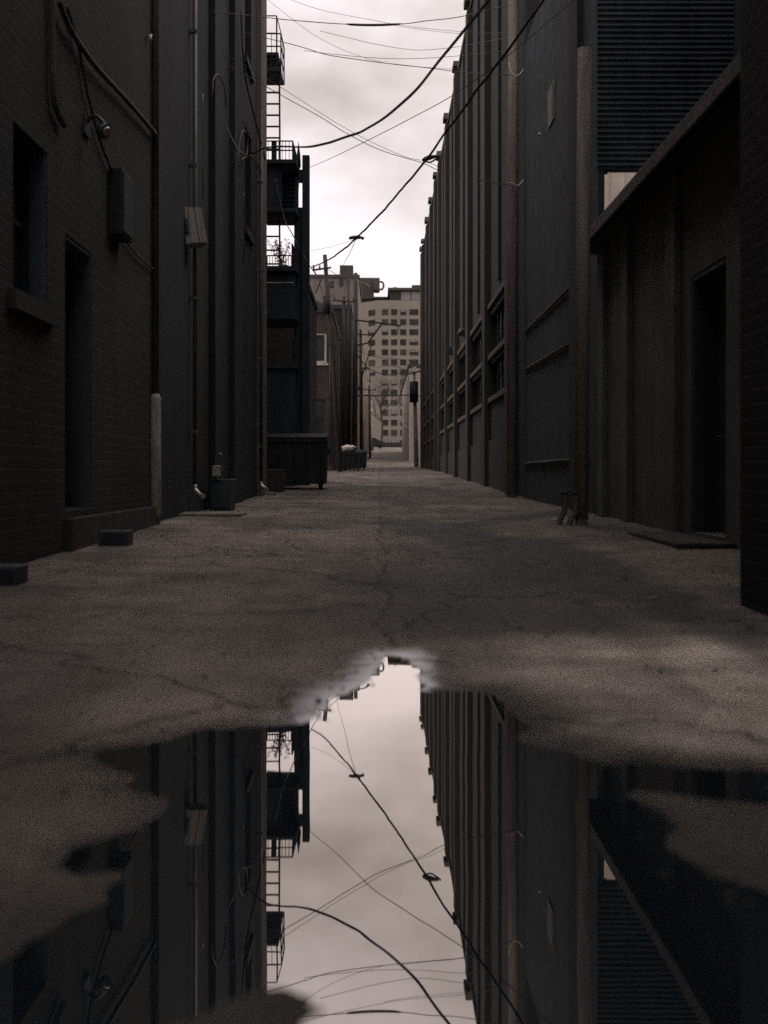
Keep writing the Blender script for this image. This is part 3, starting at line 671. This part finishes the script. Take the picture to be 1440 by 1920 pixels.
for py in (143, 349):
    p = P(966, py, 26.2)
    MB().tube([p+Vector((-.16, 0, .35 if py == 143 else .02)), p+Vector((-.1, -.05, .08)), p+Vector((.05, -.1, -.02)), p+Vector((.22, -.05, .18))], .011, 6, 4).build('wire_loop', 'pipe_bright', t)
t = pole('steel_pole', P(1090, 990, 14.4), P(1096, 92, 14.4), .088, .098, 'pole', 'thick brown pole in front of the corrugated wall', 'pole')
for k, (dx, dy) in enumerate(((-.2, .06), (-.08, -.06))):
    q = P(1085, 990, 14.4); z0 = g(14.4)
    s_ = thing('pipe_stub', (q.x+dx, 14.4+dy, z0), ('left' if k == 0 else 'right')+' one of two short bent pipe stubs at the foot of the brown pole', 'pipe', 'bent pipe stubs')
    MB().tube([(q.x+dx-.07, 14.4+dy, z0-.05), (q.x+dx-.03, 14.4+dy, z0+.1), (q.x+dx+.02, 14.4+dy, z0+.2), (q.x+dx+.02, 14.4+dy, z0+.42)], .042, 10, 4).build('pipe_bend', 'stucco', s_)
    MB().tube([(q.x+dx+.02, 14.4+dy, z0+.42), (q.x+dx+.02, 14.4+dy, z0+.46)], .05, 10).build('collar', 'box_dark', s_)

# ------------------------------------------------------------------ pipes and boxes on the left walls
t = thing('corner_pipe', (-2.96, 14.1, .16), 'pale conduit with a thick guard at the corner of the nearest brick building', 'pipe')
MB().tube([(-2.95, 14.1, .1), (-2.95, 14.1, 18)], .045, 10).build('pipe_shaft', 'pipe_worn', t)
MB().tube([(-2.95, 14.1, .26), (-2.95, 14.1, .3), (-2.95, 14.1, 1.84), (-2.95, 14.1, 1.9)], [.05, .075, .07, .05], 12).build('guard', 'pipe_guard', t)
MB().tube([(-2.95, 14.1, .28), (-2.94, 14.07, .16), (-2.92, 14.0, .12)], .03, 8, 3).build('foot', 'pipe', t)
def spout(x, y, z0, z1, r, label, flare=True):
    t = thing('downspout', (x, y, g(y)), label, 'downspout')
    MB().tube([(x, y, z0+.12), (x, y, z1)], r, 10).build('pipe_shaft', 'pipe_worn', t)
    MB().tube([(x, y, z0+.14), (x+.02, y-.03, z0+.05), (x+.1, y-.12, z0-.02), (x+.17, y-.2, z0-.04)], [r*1.05, r*1.1, r*1.1, r*1.2], 10, 4).build('elbow', 'pipe_bright', t)
    z = z0+1
    while z < z1: MB().box(x-r-.06, x+r+.004, y-r-.004, y+r+.004, z, z+.05).build('strap', 'pipe', t); z += 2.2
    return t
spout(-3.03, 17.6, .52, 9.2, .036, 'thin downspout behind the tilted grey box on the dark left wall')
spout(-2.93, 26.6, .5, 9.9, .045, 'downspout with a bright elbow at the far corner of the dark left wall')
for k, (px, y0, y1, d) in enumerate(((380, 190, 365, 18.9), (456, 60, 140, 24.6), (457, 370, 485, 24.6), (415, 420, 590, 21.0))):
    x = (px-CX)*d/F; zt, zb = EYE+(HY-y0)*d/F, EYE+(HY-y1)*d/F
    t = thing('conduit', (x, d, zb), ['short conduit with a bent top beside the grey box downspout', 'highest short conduit by the far corner of the dark left wall', 'lower short conduit by the far corner of the dark left wall', 'faint conduit between the two left pilasters'][k], 'conduit')
    MB().tube([(x-.08, d+.02, zt+.1), (x-.02, d, zt+.06), (x, d, zt-.02), (x, d, zb)], .014, 6, 3).build('pipe_shaft', 'pipe', t)
    MB().box(x-.12, x+.018, d-.03, d+.03, zb-.06, zb).build('clamp', 'box_dark', t)
# tilted grey meter box
c0 = P(364, 425, 17.3); t = thing('meter_box', c0, 'tilted pale grey utility box hanging on the thin left downspout', 'utility box')
def tb(x0, x1, z0, z1, y0, y1, top=0):
    b_ = bmesh.new(); bmesh.ops.create_cube(b_, size=1)
    for v_ in b_.verts:
        k = top if v_.co.z > 0 else 0
        v_.co = Vector(((x0+x1)/2+v_.co.x*(x1-x0)*(1-k), (y0+y1)/2+v_.co.y*(y1-y0), (z0+z1)/2+v_.co.z*(z1-z0)))
    bmesh.ops.bevel(b_, geom=b_.edges[:], offset=.008, segments=2, affect='EDGES'); return b_
R4 = Matrix.Translation(c0) @ Matrix.Rotation(math.radians(-7), 4, 'Y') @ Matrix.Rotation(math.radians(28), 4, 'Z')
R5 = Matrix.Translation(c0) @ Matrix.Rotation(math.radians(-9), 4, 'Y') @ Matrix.Rotation(math.radians(28), 4, 'Z')
MB().add(tb(-.19, .17, -.30, .30, -.06, .2, .22), R4).build('housing', 'box', t)
MB().add(tb(-.12, .165, -.285, .285, -.085, -.062, .2), R4).build('cover', 'box', t)
MB().add(tb(.015, .025, -.28, .28, -.092, -.084), R5).build('seam', 'box_dark', t)
MB().add(tb(-.175, -.13, -.13, .12, -.1, -.058), R4).build('slot', 'dark', t)
# wall lamp
q = P(165, 240, 10.9); t = thing('wall_lamp', (-3.0, 10.9, q.z), 'small dark lamp reaching out of the near left wall with a bright rim', 'wall lamp')
MB().tube([(-3.0, 10.9, q.z+.05), (-2.9, 10.88, q.z+.12), (-2.82, 10.86, q.z+.06), (-2.78, 10.85, q.z)], .022, 8, 4).build('arm', 'box_dark', t)
MB().tube([(-2.86, 10.86, q.z-.02), (-2.77, 10.84, q.z-.06)], [.05, .085], 12).build('lamp_shade', 'box_dark', t)
MB().tube([(-2.775, 10.84, q.z-.058), (-2.765, 10.838, q.z-.066)], [.06, .05], 12).build('lens', 'pipe_bright', t)
MB().box(-3.0, -2.97, 10.8, 11.0, q.z-.08, q.z+.1).build('back_plate', 'box_dark', t)
q = P(220, 385, 12.1); t = thing('junction_box', (-3.0, 12.1, q.z), 'black junction box under a cable on the near left wall', 'junction box')
MB().box(-3.0, -2.85, 11.85, 12.35, q.z-.38, q.z+.36, .015).build('housing', 'black', t)
MB().box(-2.85, -2.835, 11.89, 12.31, q.z-.34, q.z+.32, .006).build('cover', 'dark', t)
q = P(276, 72, 13.8); t = thing('insulator', (-3.0, 13.8, q.z), 'small white insulator high on the near left wall', 'insulator')
MB().tube([(-3.0, 13.8, q.z+.02), (-2.95, 13.78, q.z)], .012, 6).build('pin', 'pipe', t)
MB().tube([(-2.95, 13.78, q.z-.035), (-2.955, 13.78, q.z-.01), (-2.95, 13.78, q.z+.005), (-2.95, 13.78, q.z+.04)], [.016, .03, .018, .026], 8).build('knob', 'ceramic', t)
# gas meter and cabinet
t = thing('gas_meter', (-2.85, 18.9, g(18.9)), 'small gas meter with a looped pipe on the dark left wall', 'meter')
q = P(407, 862, 18.9)
MB().tube([(q.x-.02, 18.9, q.z-.35), (q.x-.02, 18.9, q.z), (q.x+.02, 18.9, q.z+.1), (q.x+.08, 18.9, q.z+.08), (q.x+.1, 18.9, q.z-.02), (q.x+.1, 18.9, q.z-.28)], .018, 8, 4).build('pipe_loop', 'pipe', t)
MB().box(q.x-.08, q.x+.06, 18.82, 19.0, q.z-.3, q.z-.1, .02).build('body', 'box', t)
t = thing('cabinet', (-2.75, 19.2, g(19.2)), 'dark low utility cabinet at the foot of the left wall', 'cabinet')
MB().box(-3.0, -2.62, 18.95, 19.5, g(19)-.1, .75, .02).build('housing', 'box_dark', t)
MB().box(-2.97, -2.65, 18.93, 18.948, g(19)+.06, .7, .004).build('door', 'dark', t)
# blocks and slabs on the ground
for (px, py, w, h, d, lb) in ((217, 1019, .31, .15, 10.9, 'black block lying at the foot of the near left plinth'), (12, 1088, .24, .13, 7.6, 'black block at the left edge of the picture')):
    x = (px-CX)*d/F; z0 = g(d)+.02
    t = thing('drain_box', (x, d, z0), lb, 'block', 'black blocks by the left wall')
    MB().box(x-w/2, x+w/2, d-.12, d+.12, z0-.05, z0+h, .02).build('housing', 'box_dark', t)
    MB().box(x-w*.36, x+w*.36, d-.128, d-.121, z0+.02, z0+h-.03).build('grille', 'iron', t)
for (px0, px1, d, h, lb) in ((325, 455, 17.0, .06, 'thin concrete slab lying along the left wall'), (482, 515, 28.3, .09, 'small concrete slab by the bright downspout elbow')):
    x0, x1 = (px0-CX)*d/F, (px1-CX)*d/F
    tag(MB().box(x0, x1, d-.35, d+.5, g(d)-.1, g(d)+h, .02).build('concrete_slab', 'concrete', base=((x0+x1)/2, d, g(d))), lb, 'slab', 'concrete slabs')
for (px0, px1, py, d, lb) in ((720, 775, 953, 20.2, 'short pale painted line in the middle of the alley'), (1160, 1236, 1122, 6.9, 'worn pale mark on the asphalt to the right')):
    x0, x1 = (px0-CX)*d/F, (px1-CX)*d/F; z = 0
    m = MB(); n = 24; a_ = []
    for k in range(n+1):
        x = x0+(x1-x0)*k/n; w_ = (.10+.05*noise.noise(Vector((x*6, d, 0))))*(.28*d/20-.06 if d < 10 else 1.2)*sstep(0, 3, k)*sstep(0, 3, n-k)+.004
        yc = d+.03*math.sin(k*.3)
        zz_ = max(gz(x, yc-w_), gz(x, yc+w_), gz(x, yc))+.006; a_.append((m.bm.verts.new((x, yc-w_, zz_)), m.bm.verts.new((x, yc+w_, zz_))))
    for (p0, p1), (p2, p3) in zip(a_, a_[1:]): m.bm.faces.new((p0, p2, p3, p1))
    tag(m.build('painted_line', 'paint', base=((x0+x1)/2, d, g(d))), lb, kind='structure')
# sign plate on the right wall
t = thing('wall_plate', (3.54, 21.85, 8.0), 'narrow pale upright plate on the dark right wall', 'plate')
MB().box(3.515, 3.539, 21.45, 22.2, 8.0, 8.77, .006).build('plate', 'pale', t)
MB().box(3.505, 3.515, 21.5, 21.56, 8.05, 8.72).build('rim', 'box_dark', t)
q = P(1012, 252, 23); tag(MB().blob(q, (.035, .03, .035), 2, .1, 1, 2).tube([q, (3.55, 23, q.z)], .01, 6).build('insulator', 'ceramic', base=q), 'tiny bright insulator below the pale plate on the right wall', 'insulator')
q = P(864, 622, 43); tag(MB().tube([q+Vector((0, 0, .12)), q+Vector((-.02, -.05, -.14))], [.05, .16], 10).tube([q+Vector((0, 0, .1)), (3.62, 43, q.z+.15)], .02, 6).build('floodlight', 'pipe', base=q), 'small cone lamp on the pilastered right building', 'lamp')
q = P(839, 658, 50); tag(MB().box(q.x-.12, q.x+.3, 49.8, 50.2, q.z-.16, q.z+.16, .02).build('alarm_box', 'box_dark', base=q), 'small dark box sticking out of the pilastered right building', 'box')

# ------------------------------------------------------------------ dumpsters
def dumpster(x1, y0, w, dp, h, label, open_=False, lx=None):
    z0 = g(y0)+.02; x0 = x1-w
    t = thing('dumpster', ((x0+x1)/2, y0+dp/2, z0), label, 'dumpster', 'dumpsters along the left side')
    m = MB(); zb, zt = z0+.16, z0+h
    b_ = bmesh.new(); ins = .1
    lo = [b_.verts.new(p) for p in ((x0+ins*.6, y0+ins, zb), (x1-ins*.6, y0+ins, zb), (x1-ins*.6, y0+dp-ins, zb), (x0+ins*.6, y0+dp-ins, zb))]
    hi = [b_.verts.new(p) for p in ((x0, y0, zt-.16), (x1, y0, zt-.16), (x1, y0+dp, zt), (x0, y0+dp, zt))]
    b_.faces.new(lo[::-1]); 
    for k in range(4): b_.faces.new((lo[k], lo[(k+1) % 4], hi[(k+1) % 4], hi[k]))
    b_.faces.new(hi); m.add(b_); body = m.build('body', 'dumpster', t)
    r = MB()
    for k in range(5): x = x0+.12+(w-.24)*k/4; r.bar((x, y0+.06, zb+.1), (x, y0-.025, zt-.24), .07, .06)
    r.box(x0-.02, x1+.02, y0-.05, y0-.006, zt-.24, zt-.17); r.build('rib', 'dumpster', body)
    for s in (0, 1):
        pk = MB(); xx = x0-.09 if s == 0 else x1+.01; pk.box(xx, xx+.08, y0+dp*.3, y0+dp*.72, zt-.62, zt-.44, .01); pk.build('lift_pocket', 'dumpster', t)
    for s in (0, 1):
        l = MB(); xa, xb = x0+s*w/2+.01, x0+(s+1)*w/2-.01
        a_ = [l.bm.verts.new((x_, y_, z_)) for y_, z_ in ((y0-.05, zt-.15), (y0+dp, zt+.012)) for x_ in (xa, xb)]
        c_ = [l.bm.verts.new((x_, y_, z_+.045)) for y_, z_ in ((y0-.05, zt-.15), (y0+dp, zt+.012)) for x_ in (xa, xb)]
        for i_ in ((0, 1, 3, 2),): l.bm.faces.new([a_[k] for k in i_]); l.bm.faces.new([c_[k] for k in i_[::-1]])
        for p_, q_ in ((0, 1), (1, 3), (3, 2), (2, 0)): l.bm.faces.new((a_[p_], a_[q_], c_[q_], c_[p_]))
        l.build('lid', 'lid', t)
    for sx in (x0+.22, x1-.22):
        for sy in (y0+.25, y0+dp-.25):
            c = MB().tube([(sx-.03, sy, z0+.08), (sx+.03, sy, z0+.08)], .085, 12).build('caster', 'rubber', t)
            MB().box(sx-.05, sx+.05, sy-.03, sy+.03, z0+.12, zb+.02).build('fork', 'iron', c)
    return t
dumpster(-1.56, 32.0, 1.9, 1.5, 1.68, 'large black dumpster nearest the camera under the fire escape')
dumpster(-.98, 62.0, 1.45, 1.2, 1.22, 'smaller dumpster with a white bag on its lid beside the leaning pole')
dumpster(-.72, 66.3, 1.0, 1.1, 1.25, 'dark bin farthest up the alley behind the one with the bag')
q = Vector((-1.75, 62.4, g(62)+1.3)); tag(MB().blob(q+Vector((0, 0, .06)), (.42, .3, .2), 5, .5, 2.2).build('garbage_bag', 'bag', base=q), 'crumpled white garbage bag lying on the far dumpster', 'bag')
x = -3.3
tag(MB().box(-3.3, -2.72, 30.3, 31.0, .1, .98, .03).build('concrete_block', 'plinth', base=(-3, 30.6, g(30.6))), 'low brown block between the bright downspout elbow and the large dumpster', 'block')

# ------------------------------------------------------------------ cables
def cable(pts, r, mat, label, wob=0, name='cable', group=None, n=10):
    ps = [P(*p) for p in pts]
    m = MB(); rr = r if not isinstance(r, list) else r
    m.tube(ps, rr, 6 if wob == 0 else 8, n)
    if wob:
        for q, v_ in enumerate(m.bm.verts): v_.co += Vector((noise.noise(v_.co*1.7), 0, noise.noise(v_.co*1.7+Vector((5, 5, 5)))))*wob
    return tag(m.build(name, mat, base=ps[0]), label, 'cable', group)
A = 'utility wires over the alley'
t = thing('cable', P(950, 97, 17.5), 'heavy black cable with two lashed splices sweeping down to the fire escape', 'cable', A)
m = MB(); pts = [P(*p) for p in ((1190, -255, 14.6), (1060, -62, 16.2), (950, 97, 17.5), (878, 190, 18.8), (800, 298, 20.2), (735, 376, 23.5), (668, 447, 27.3), (630, 478, 31.5), (607, 492, 35), (584, 501, 36))]
m.tube(pts, [.022, .022, .022, .022, .021, .022, .023, .022, .02, .018], 8, 10)
for v_ in m.bm.verts: v_.co += Vector((noise.noise(v_.co*2), 0, noise.noise(v_.co*2+Vector((5, 5, 5)))))*.02
m.build('cable_run', 'cable', t)
m = MB(); tw = []
for i in range(len(pts)-1):
    for k in range(14):
        p = pts[i].lerp(pts[i+1], k/14)
for i, (c, dd) in enumerate(((P(800, 298, 20.2), 20.2), (P(668, 447, 27.3), 27.3))):
    k = dd/F; m = MB()
    m.tube([c+Vector((-8*k, 0, -3*k)), c+Vector((4*k, 0, 2*k)), c+Vector((22*k, .05, 7*k))] if i == 0 else [c+Vector((-14*k, 0, 0)), c+Vector((2*k, 0, 2*k)), c+Vector((15*k, .02, 1*k))], [.03, .05, .02], 8, 4)
    m.tube([c+Vector((-6*k, .02, -2*k)), c+Vector((6*k, .05, -5*k)), c+Vector((18*k, .03, 1*k)), c+Vector((26*k, 0, 6*k))] if i == 0 else [c+Vector((-12*k, .02, 3*k)), c+Vector((2*k, .05, 5*k)), c+Vector((13*k, .03, -2*k))], .018, 6, 5)
    for q in range(3): m.tube([c+Vector((-5*k+q*5*k, -.05, -6*k+q*2*k)), c+Vector((-3*k+q*5*k, .05, 5*k+q*2*k))], .014, 6)
    m.build('splice', 'cable', t)
cable([(425, 240, 20), (455, 290, 19.5), (500, 277, 17.5), (560, 276, 17), (600, 272, 16.6), (660, 253, 15.8), (700, 235, 15.2), (760, 188, 14.8), (810, 133, 14.6), (865, 65, 14.4), (925, -12, 14.2), (1040, -170, 14)],
      [.012, .014, .014, .014, .018, .019, .018, .020, .019, .021, .020, .020], 'cable', 'thick twisted cable rising from the left wall to the top right', .018, group=A)
cable([(425, 120, 22), (530, 180, 23), (600, 219, 23.5), (650, 250, 23.6), (715, 282, 24), (790, 305, 25), (830, 322, 26), (900, 337, 26.1), (966, 349, 26.2)], .0085, 'wire', 'thin wire crossing the sky down to the lower loop on the right pole', group=A)
cable([(430, 105, 22), (530, 166, 23), (600, 211, 23.4), (640, 236, 23.6), (700, 268, 24), (760, 294, 24.5), (802, 304, 25.2), (860, 328, 26.1), (966, 352, 26.3)], .0055, 'wire', 'finest wire running close above the one to the lower pole loop', group=A)
cable([(575, 316, 36), (620, 297, 30), (700, 258, 23), (770, 222, 21.5), (850, 178, 20.5), (945, 110, 19.5), (1100, -20, 18)], .008, 'wire', 'thin wire slanting up from the timber post to the right building', group=A)
t = thing('cable', P(660, 45, 20), 'topmost wire across the gap with a thick wrapped middle', 'cable', A)
pp = [P(*p) for p in ((400, 22, 19), (500, 33, 19.6), (560, 39, 20), (655, 45.5, 20.2), (750, 45, 20.4), (800, 39, 20.6), (865, 31, 21), (960, 8, 21.5))]
MB().tube(pp, .0085, 6, 10).build('wire_run', 'wire', t)
MB().tube([P(650, 45, 20.2), P(662, 46.2, 20.2), P(700, 47, 20.3), P(738, 45.8, 20.4), P(752, 44.6, 20.4)], [.011, .022, .024, .022, .011], 8, 6).build('wrap', 'cable', t)
for k, (pts, r, lb) in enumerate((
 ([(450, 60, 22), (535, 80, 22), (575, 91, 22), (620, 104, 22), (720, 118, 22), (800, 127, 22), (875, 136, 22), (960, 141, 26.2)], .0085, 'slack wire under the topmost one reaching the upper pole loop'),
 ([(480, -18, 22), (560, 45, 22), (600, 72, 22), (660, 100, 22), (740, 121, 22), (880, 131, 22.5)], .004, 'faint wire falling from the top left past the cage ladder'),
 ([(600, 58, 22), (650, 70, 22), (700, 82, 22), (760, 92, 22), (800, 93.5, 22), (870, 86, 22), (950, 70, 24)], .005, 'faint wire sagging just below the wrapped wire'),
 ([(570, 95, 22), (620, 101, 22), (680, 107, 22), (740, 110, 22), (800, 109, 22), (870, 104, 22), (950, 96, 24)], .0055, 'faint flat wire between the sagging ones'),
 ([(520, -10, 23), (600, 18, 23), (700, 38, 23), (770, 50, 23), (865, 59, 23), (960, 62, 25)], .0045, 'faint wire above the wrapped one, dropping to the right'),
 ([(720, 44, 23), (780, 54, 23), (865, 63, 23), (960, 64, 25)], .004, 'short faint wire beside the right parapet top'))):
    cable(pts, r, 'wire', lb, group=A)
cable([(516, 335, 34.6), (527, 385, 34.6), (535, 415, 34.6), (547, 437, 34.6), (565, 470, 34.8), (590, 512, 36), (612, 531, 45), (640, 536, 60)], [.008, .009, .012, .018, .012, .012, .014, .016], 'wire_pale', 'pale service cable draped in front of the fire escape', group=A)
cable([(583, 470, 36.2), (620, 463, 33), (664, 449, 27.6)], .005, 'wire', 'hair-thin wire from the timber post to the lower splice', group=A)
cable([(666, 450, 27.4), (658, 470, 30), (645, 494, 40), (631, 520, 60)], .008, 'wire', 'thin drop wire hanging from the lower splice', group=A)
B = 'wires between the far poles'
for pts, r, lb in (
 ([(588, 505, 60.8), (597, 525, 60.8), (612, 575, 60.6)], .025, 'looped lead on the leaning pole'),
 ([(585, 618, 55), (600, 636, 56), (625, 650, 61), (650, 680, 66), (668, 700, 74)], .016, 'sagging wire from the white window to the upright pole'),
 ([(629, 620, 61), (640, 665, 65), (655, 692, 70), (668, 697, 73.8)], .018, 'sagging wire between the leaning and upright poles'),
 ([(668, 655, 74), (700, 668, 78), (740, 673, 82), (777, 676, 87.8)], .018, 'upper sagging wire to the pale far pole'),
 ([(668, 662, 74), (690, 690, 77), (725, 703, 81), (755, 698, 85), (777, 695, 87.8)], .03, 'lower thick sagging wire to the pale far pole'),
 ([(668, 670, 74), (700, 688, 78), (740, 686, 83), (777, 703, 87.8)], .014, 'middle tangled wire to the pale far pole'),
 ([(664, 741, 73.8), (720, 742, 80), (770, 741, 87.5), (800, 746, 90)], .045, 'straight dark line strung across the alley end'),
 ([(640, 565, 66.8), (655, 590, 71), (672, 604, 75), (676, 626, 77.8)], .014, 'short sagging wire between two dark poles behind the leaning one'),
 ([(676, 628, 77.8), (684, 676, 90), (692, 730, 103.8)], .016, 'wire dropping from the hidden pole to the small far pole'),
 ([(583, 690, 56), (610, 716, 62), (640, 722, 66), (663, 716, 73.8)], .014, 'low sagging wire across the brick house end'),
 ([(607, 500, 60.8), (640, 520, 66), (667, 532, 74)], .016, 'wire joining the tops of the leaning and slender poles')):
    cable(pts, r, 'cable', lb, group=B)
Lw = 'cables on the left wall'
def wallcable(pts, x, r, lb):
    m = MB(); q = []
    for px, py in pts: d = -x*F/(CX-px)*-1 if False else (-x)*F/(CX-px); q.append(P(px, py, d))
    m.tube(q, r, 8, 6); tag(m.build('cable', 'cable', base=q[-1]), lb, 'cable', Lw)
wallcable([(96, -20), (98, 60), (99, 150), (104, 200), (120, 235)], -2.96, .03, 'black cable dropping straight down the near left wall to the lamp')
wallcable([(110, 0), (135, 60), (180, 125), (235, 185), (291, 250)], -2.94, .028, 'thick black cable slanting across the near left wall')
wallcable([(125, 10), (150, 100), (165, 180), (190, 270), (212, 325)], -2.965, .016, 'thin black cable running down to the junction box')
wallcable([(235, 450), (250, 470), (270, 490), (288, 505)], -2.965, .012, 'short thin cable below the junction box')
wallcable([(398, 180), (400, 150), (408, 140), (420, 160), (424, 200)], -3.0, .012, 'hanging loop of cable on the dark left wall')
wallcable([(452, 20), (458, 130), (470, 190), (485, 250), (497, 300)], -2.93, .02, 'black cable slanting down the far corner pier')
wallcable([(446, 296), (450, 262), (456, 245), (464, 255), (462, 290), (452, 300), (470, 292), (484, 310), (494, 330)], -2.93, .016, 'tangled cable coil on the far corner pier')

# ------------------------------------------------------------------ bare trees and far end
def bare_tree(x, y, h, seed, label):
    rnd = random.Random(seed); z0 = g(y); t = thing('bare_tree', (x, y, z0), label, 'tree', 'bare trees at the end of the alley'); tr = MB(); cr = MB()
    tr.tube([(x, y, z0-.2), (x+.05*h*.3, y, z0+h*.3), (x-.02*h, y, z0+h*.62)], [.016*h, .012*h, .007*h], 8, 3)
    def br(p, d, ln, r, lv):
        q = p+d*ln*.5+Vector((rnd.uniform(-.1, .1), rnd.uniform(-.1, .1), .05))*ln; e = q+(d+Vector((rnd.uniform(-.4, .4), rnd.uniform(-.4, .4), rnd.uniform(-.1, .3)))).normalized()*ln*.5
        cr.tube([p, q, e], [r, r*.8, r*.5], 4)
        if lv > 0:
            for _ in range(3):
                s_ = rnd.uniform(.3, 1); st = p.lerp(e, s_); dd = (d+Vector((rnd.uniform(-.9, .9), rnd.uniform(-.9, .9), rnd.uniform(-.3, .7)))).normalized()
                br(st, dd, ln*rnd.uniform(.5, .75), r*.55, lv-1)
    for k in range(9):
        a = rnd.uniform(0, 6.28); zz = z0+h*rnd.uniform(.3, .62); br(Vector((x, y, zz)), Vector((math.cos(a)*.8, math.sin(a)*.8, .75)).normalized(), h*.26, .0055*h, 3)
    tr.build('trunk', 'bark', t); cr.build('crown', 'bark', t)
bare_tree(.4, 172, 12.5, 3, 'bare tree in front of the tower, left of the pair'); bare_tree(4.6, 190, 15, 8, 'bare tree in front of the tower, right of the pair')
t = thing('street_lamp', (-1.0, 140, g(140)), 'thin far street lamp with a bright head before the tower', 'street lamp')
MB().tube([(-.98, 140, g(140)-.3), (-.98, 140, 10.5)], .07, 8).build('pole_shaft', 'pale', t)
MB().blob((-.98, 140, 9.1), (.22, .2, .22), 1, .05).build('lamp_head', 'white', t)
MB().box(-1.3, -.66, 139.8, 140.2, g(140)-.1, g(140)+.5, .05).build('footing', 'tower_mech', t)
tag(MB().box(-6, 8, 210, 212, 4, 7.0, .1).build('boundary_wall', 'tower_dark', base=(0, 211, 6)), 'low dark wall across the street at the foot of the tower', 'wall')
# dark parked car silhouettes at the cross street
def car(x, y, label):
    z = g(y)+.05; t = thing('parked_car', (x, y, z), label, 'car', 'parked cars at the cross street')
    b_ = bmesh.new(); pr = [(-2.1, .35), (-2.15, .75), (-1.5, .92), (-.9, 1.42), (.7, 1.45), (1.4, .95), (2.1, .82), (2.15, .4)]
    va = [b_.verts.new((x+px_, y-.85, z+pz)) for px_, pz in pr]; vb = [b_.verts.new((x+px_, y+.85, z+pz)) for px_, pz in pr]
    b_.faces.new(va); b_.faces.new(vb[::-1])
    for k in range(8): b_.faces.new((va[k], vb[k], vb[(k+1) % 8], va[(k+1) % 8]))
    bmesh.ops.bevel(b_, geom=b_.edges[:], offset=.06, segments=2, affect='EDGES')
    MB().add(b_).build('body', 'box_dark', t); MB().box(x-.9, x+.75, y-.88, y-.86, z+.98, z+1.33).build('window', 'glass', t)
    for dx in (-1.35, 1.35):
        for dy in (-.8, .62): MB().tube([(x+dx, y+dy, z+.32), (x+dx, y+dy+.18, z+.32)], .33, 14).build('wheel', 'rubber', t)
car(-1.2, 152, 'dark car parked across the far left end of the alley'); car(5.4, 153.5, 'dark car parked at the far right end of the alley')

# ------------------------------------------------------------------ camera, sky, sun
cd = bpy.data.cameras.new('camera'); co = bpy.data.objects.new('camera', cd); C.objects.link(co); bpy.context.scene.camera = co
cd.sensor_fit = 'HORIZONTAL'; cd.sensor_width = 24; cd.lens = 24*F/1440
cd.shift_x = (720-CX)/1440; cd.shift_y = -(960-HY)/1440
co.location = (0, 0, EYE); co.rotation_euler = (math.radians(90), 0, 0); cd.clip_start = .05; cd.clip_end = 3000
cd.dof.use_dof = True; cd.dof.focus_distance = 34; cd.dof.aperture_fstop = 1.25; cd.dof.aperture_blades = 7

w = bpy.data.worlds.new('World'); bpy.context.scene.world = w; w.use_nodes = True; nt = w.node_tree; nt.nodes.clear()
EL, AZ = math.radians(52), math.radians(60)
out = nt.nodes.new('ShaderNodeOutputWorld'); bg = nt.nodes.new('ShaderNodeBackground'); L(nt, bg.outputs[0], out.inputs[0]); bg.inputs[1].default_value = .1
sky = N(nt, 'TexSky'); sky.sky_type = 'NISHITA'; sky.sun_disc = False; sky.sun_elevation = EL; sky.sun_rotation = AZ; sky.dust_density = 3
tc = nt.nodes.new('ShaderNodeTexCoord'); sp = nt.nodes.new('ShaderNodeSeparateXYZ'); L(nt, tc.outputs['Generated'], sp.inputs[0])
zz = mth(nt, 'ADD', mth(nt, 'MAXIMUM', sp.outputs[2], 0), .30)
cb = nt.nodes.new('ShaderNodeCombineXYZ'); cb.inputs[2].default_value = 3.7; L(nt, mth(nt, 'DIVIDE', sp.outputs[0], zz), cb.inputs[0]); L(nt, mth(nt, 'DIVIDE', sp.outputs[1], zz), cb.inputs[1])
n1 = noise_n(nt, cb.outputs[0], 3.3, 6, .5, 0); n2 = noise_n(nt, cb.outputs[0], 1.4, 4, .5)
cl = mth(nt, 'ADD', mth(nt, 'MULTIPLY', n1, .65), mth(nt, 'MULTIPLY', n2, .35))
cc = ramp(nt, cl, [(.38, (6.0, 5.2, 4.75)), (.45, (8.3, 7.35, 7.0)), (.51, (10.6, 9.4, 9.5)), (.58, (13.0, 11.5, 11.9))])
zen = ramp(nt, sp.outputs[2], [(0, 1.0), (.45, 1.0), (.62, 1.6), (1.0, 2.3)])
low = ramp(nt, sp.outputs[2], [(.13, .85), (.34, .1)])
cc = mixc(nt, low, cc, (11.0, 9.9, 10.2)); cc = mixc(nt, 1, cc, zen, 'MULTIPLY')
L(nt, mixc(nt, .93, sky.outputs[0], cc), bg.inputs[0])
sd = bpy.data.lights.new('sun', 'SUN'); sd.energy = .7; sd.angle = math.radians(18); sd.color = (1, .9, .78)
so = bpy.data.objects.new('sun', sd); C.objects.link(so)
dirv = Vector((math.sin(AZ)*math.cos(EL), math.cos(AZ)*math.cos(EL), math.sin(EL)))
so.rotation_euler = dirv.to_track_quat('Z', 'Y').to_euler(); so.location = (0, 0, 60)
sc = bpy.context.scene
sc.view_settings.view_transform = 'Standard'; sc.view_settings.look = 'None'; sc.view_settings.exposure = 0
sc.cycles.max_bounces = 6; sc.cycles.diffuse_bounces = 3; sc.cycles.glossy_bounces = 3; sc.cycles.use_denoising = False
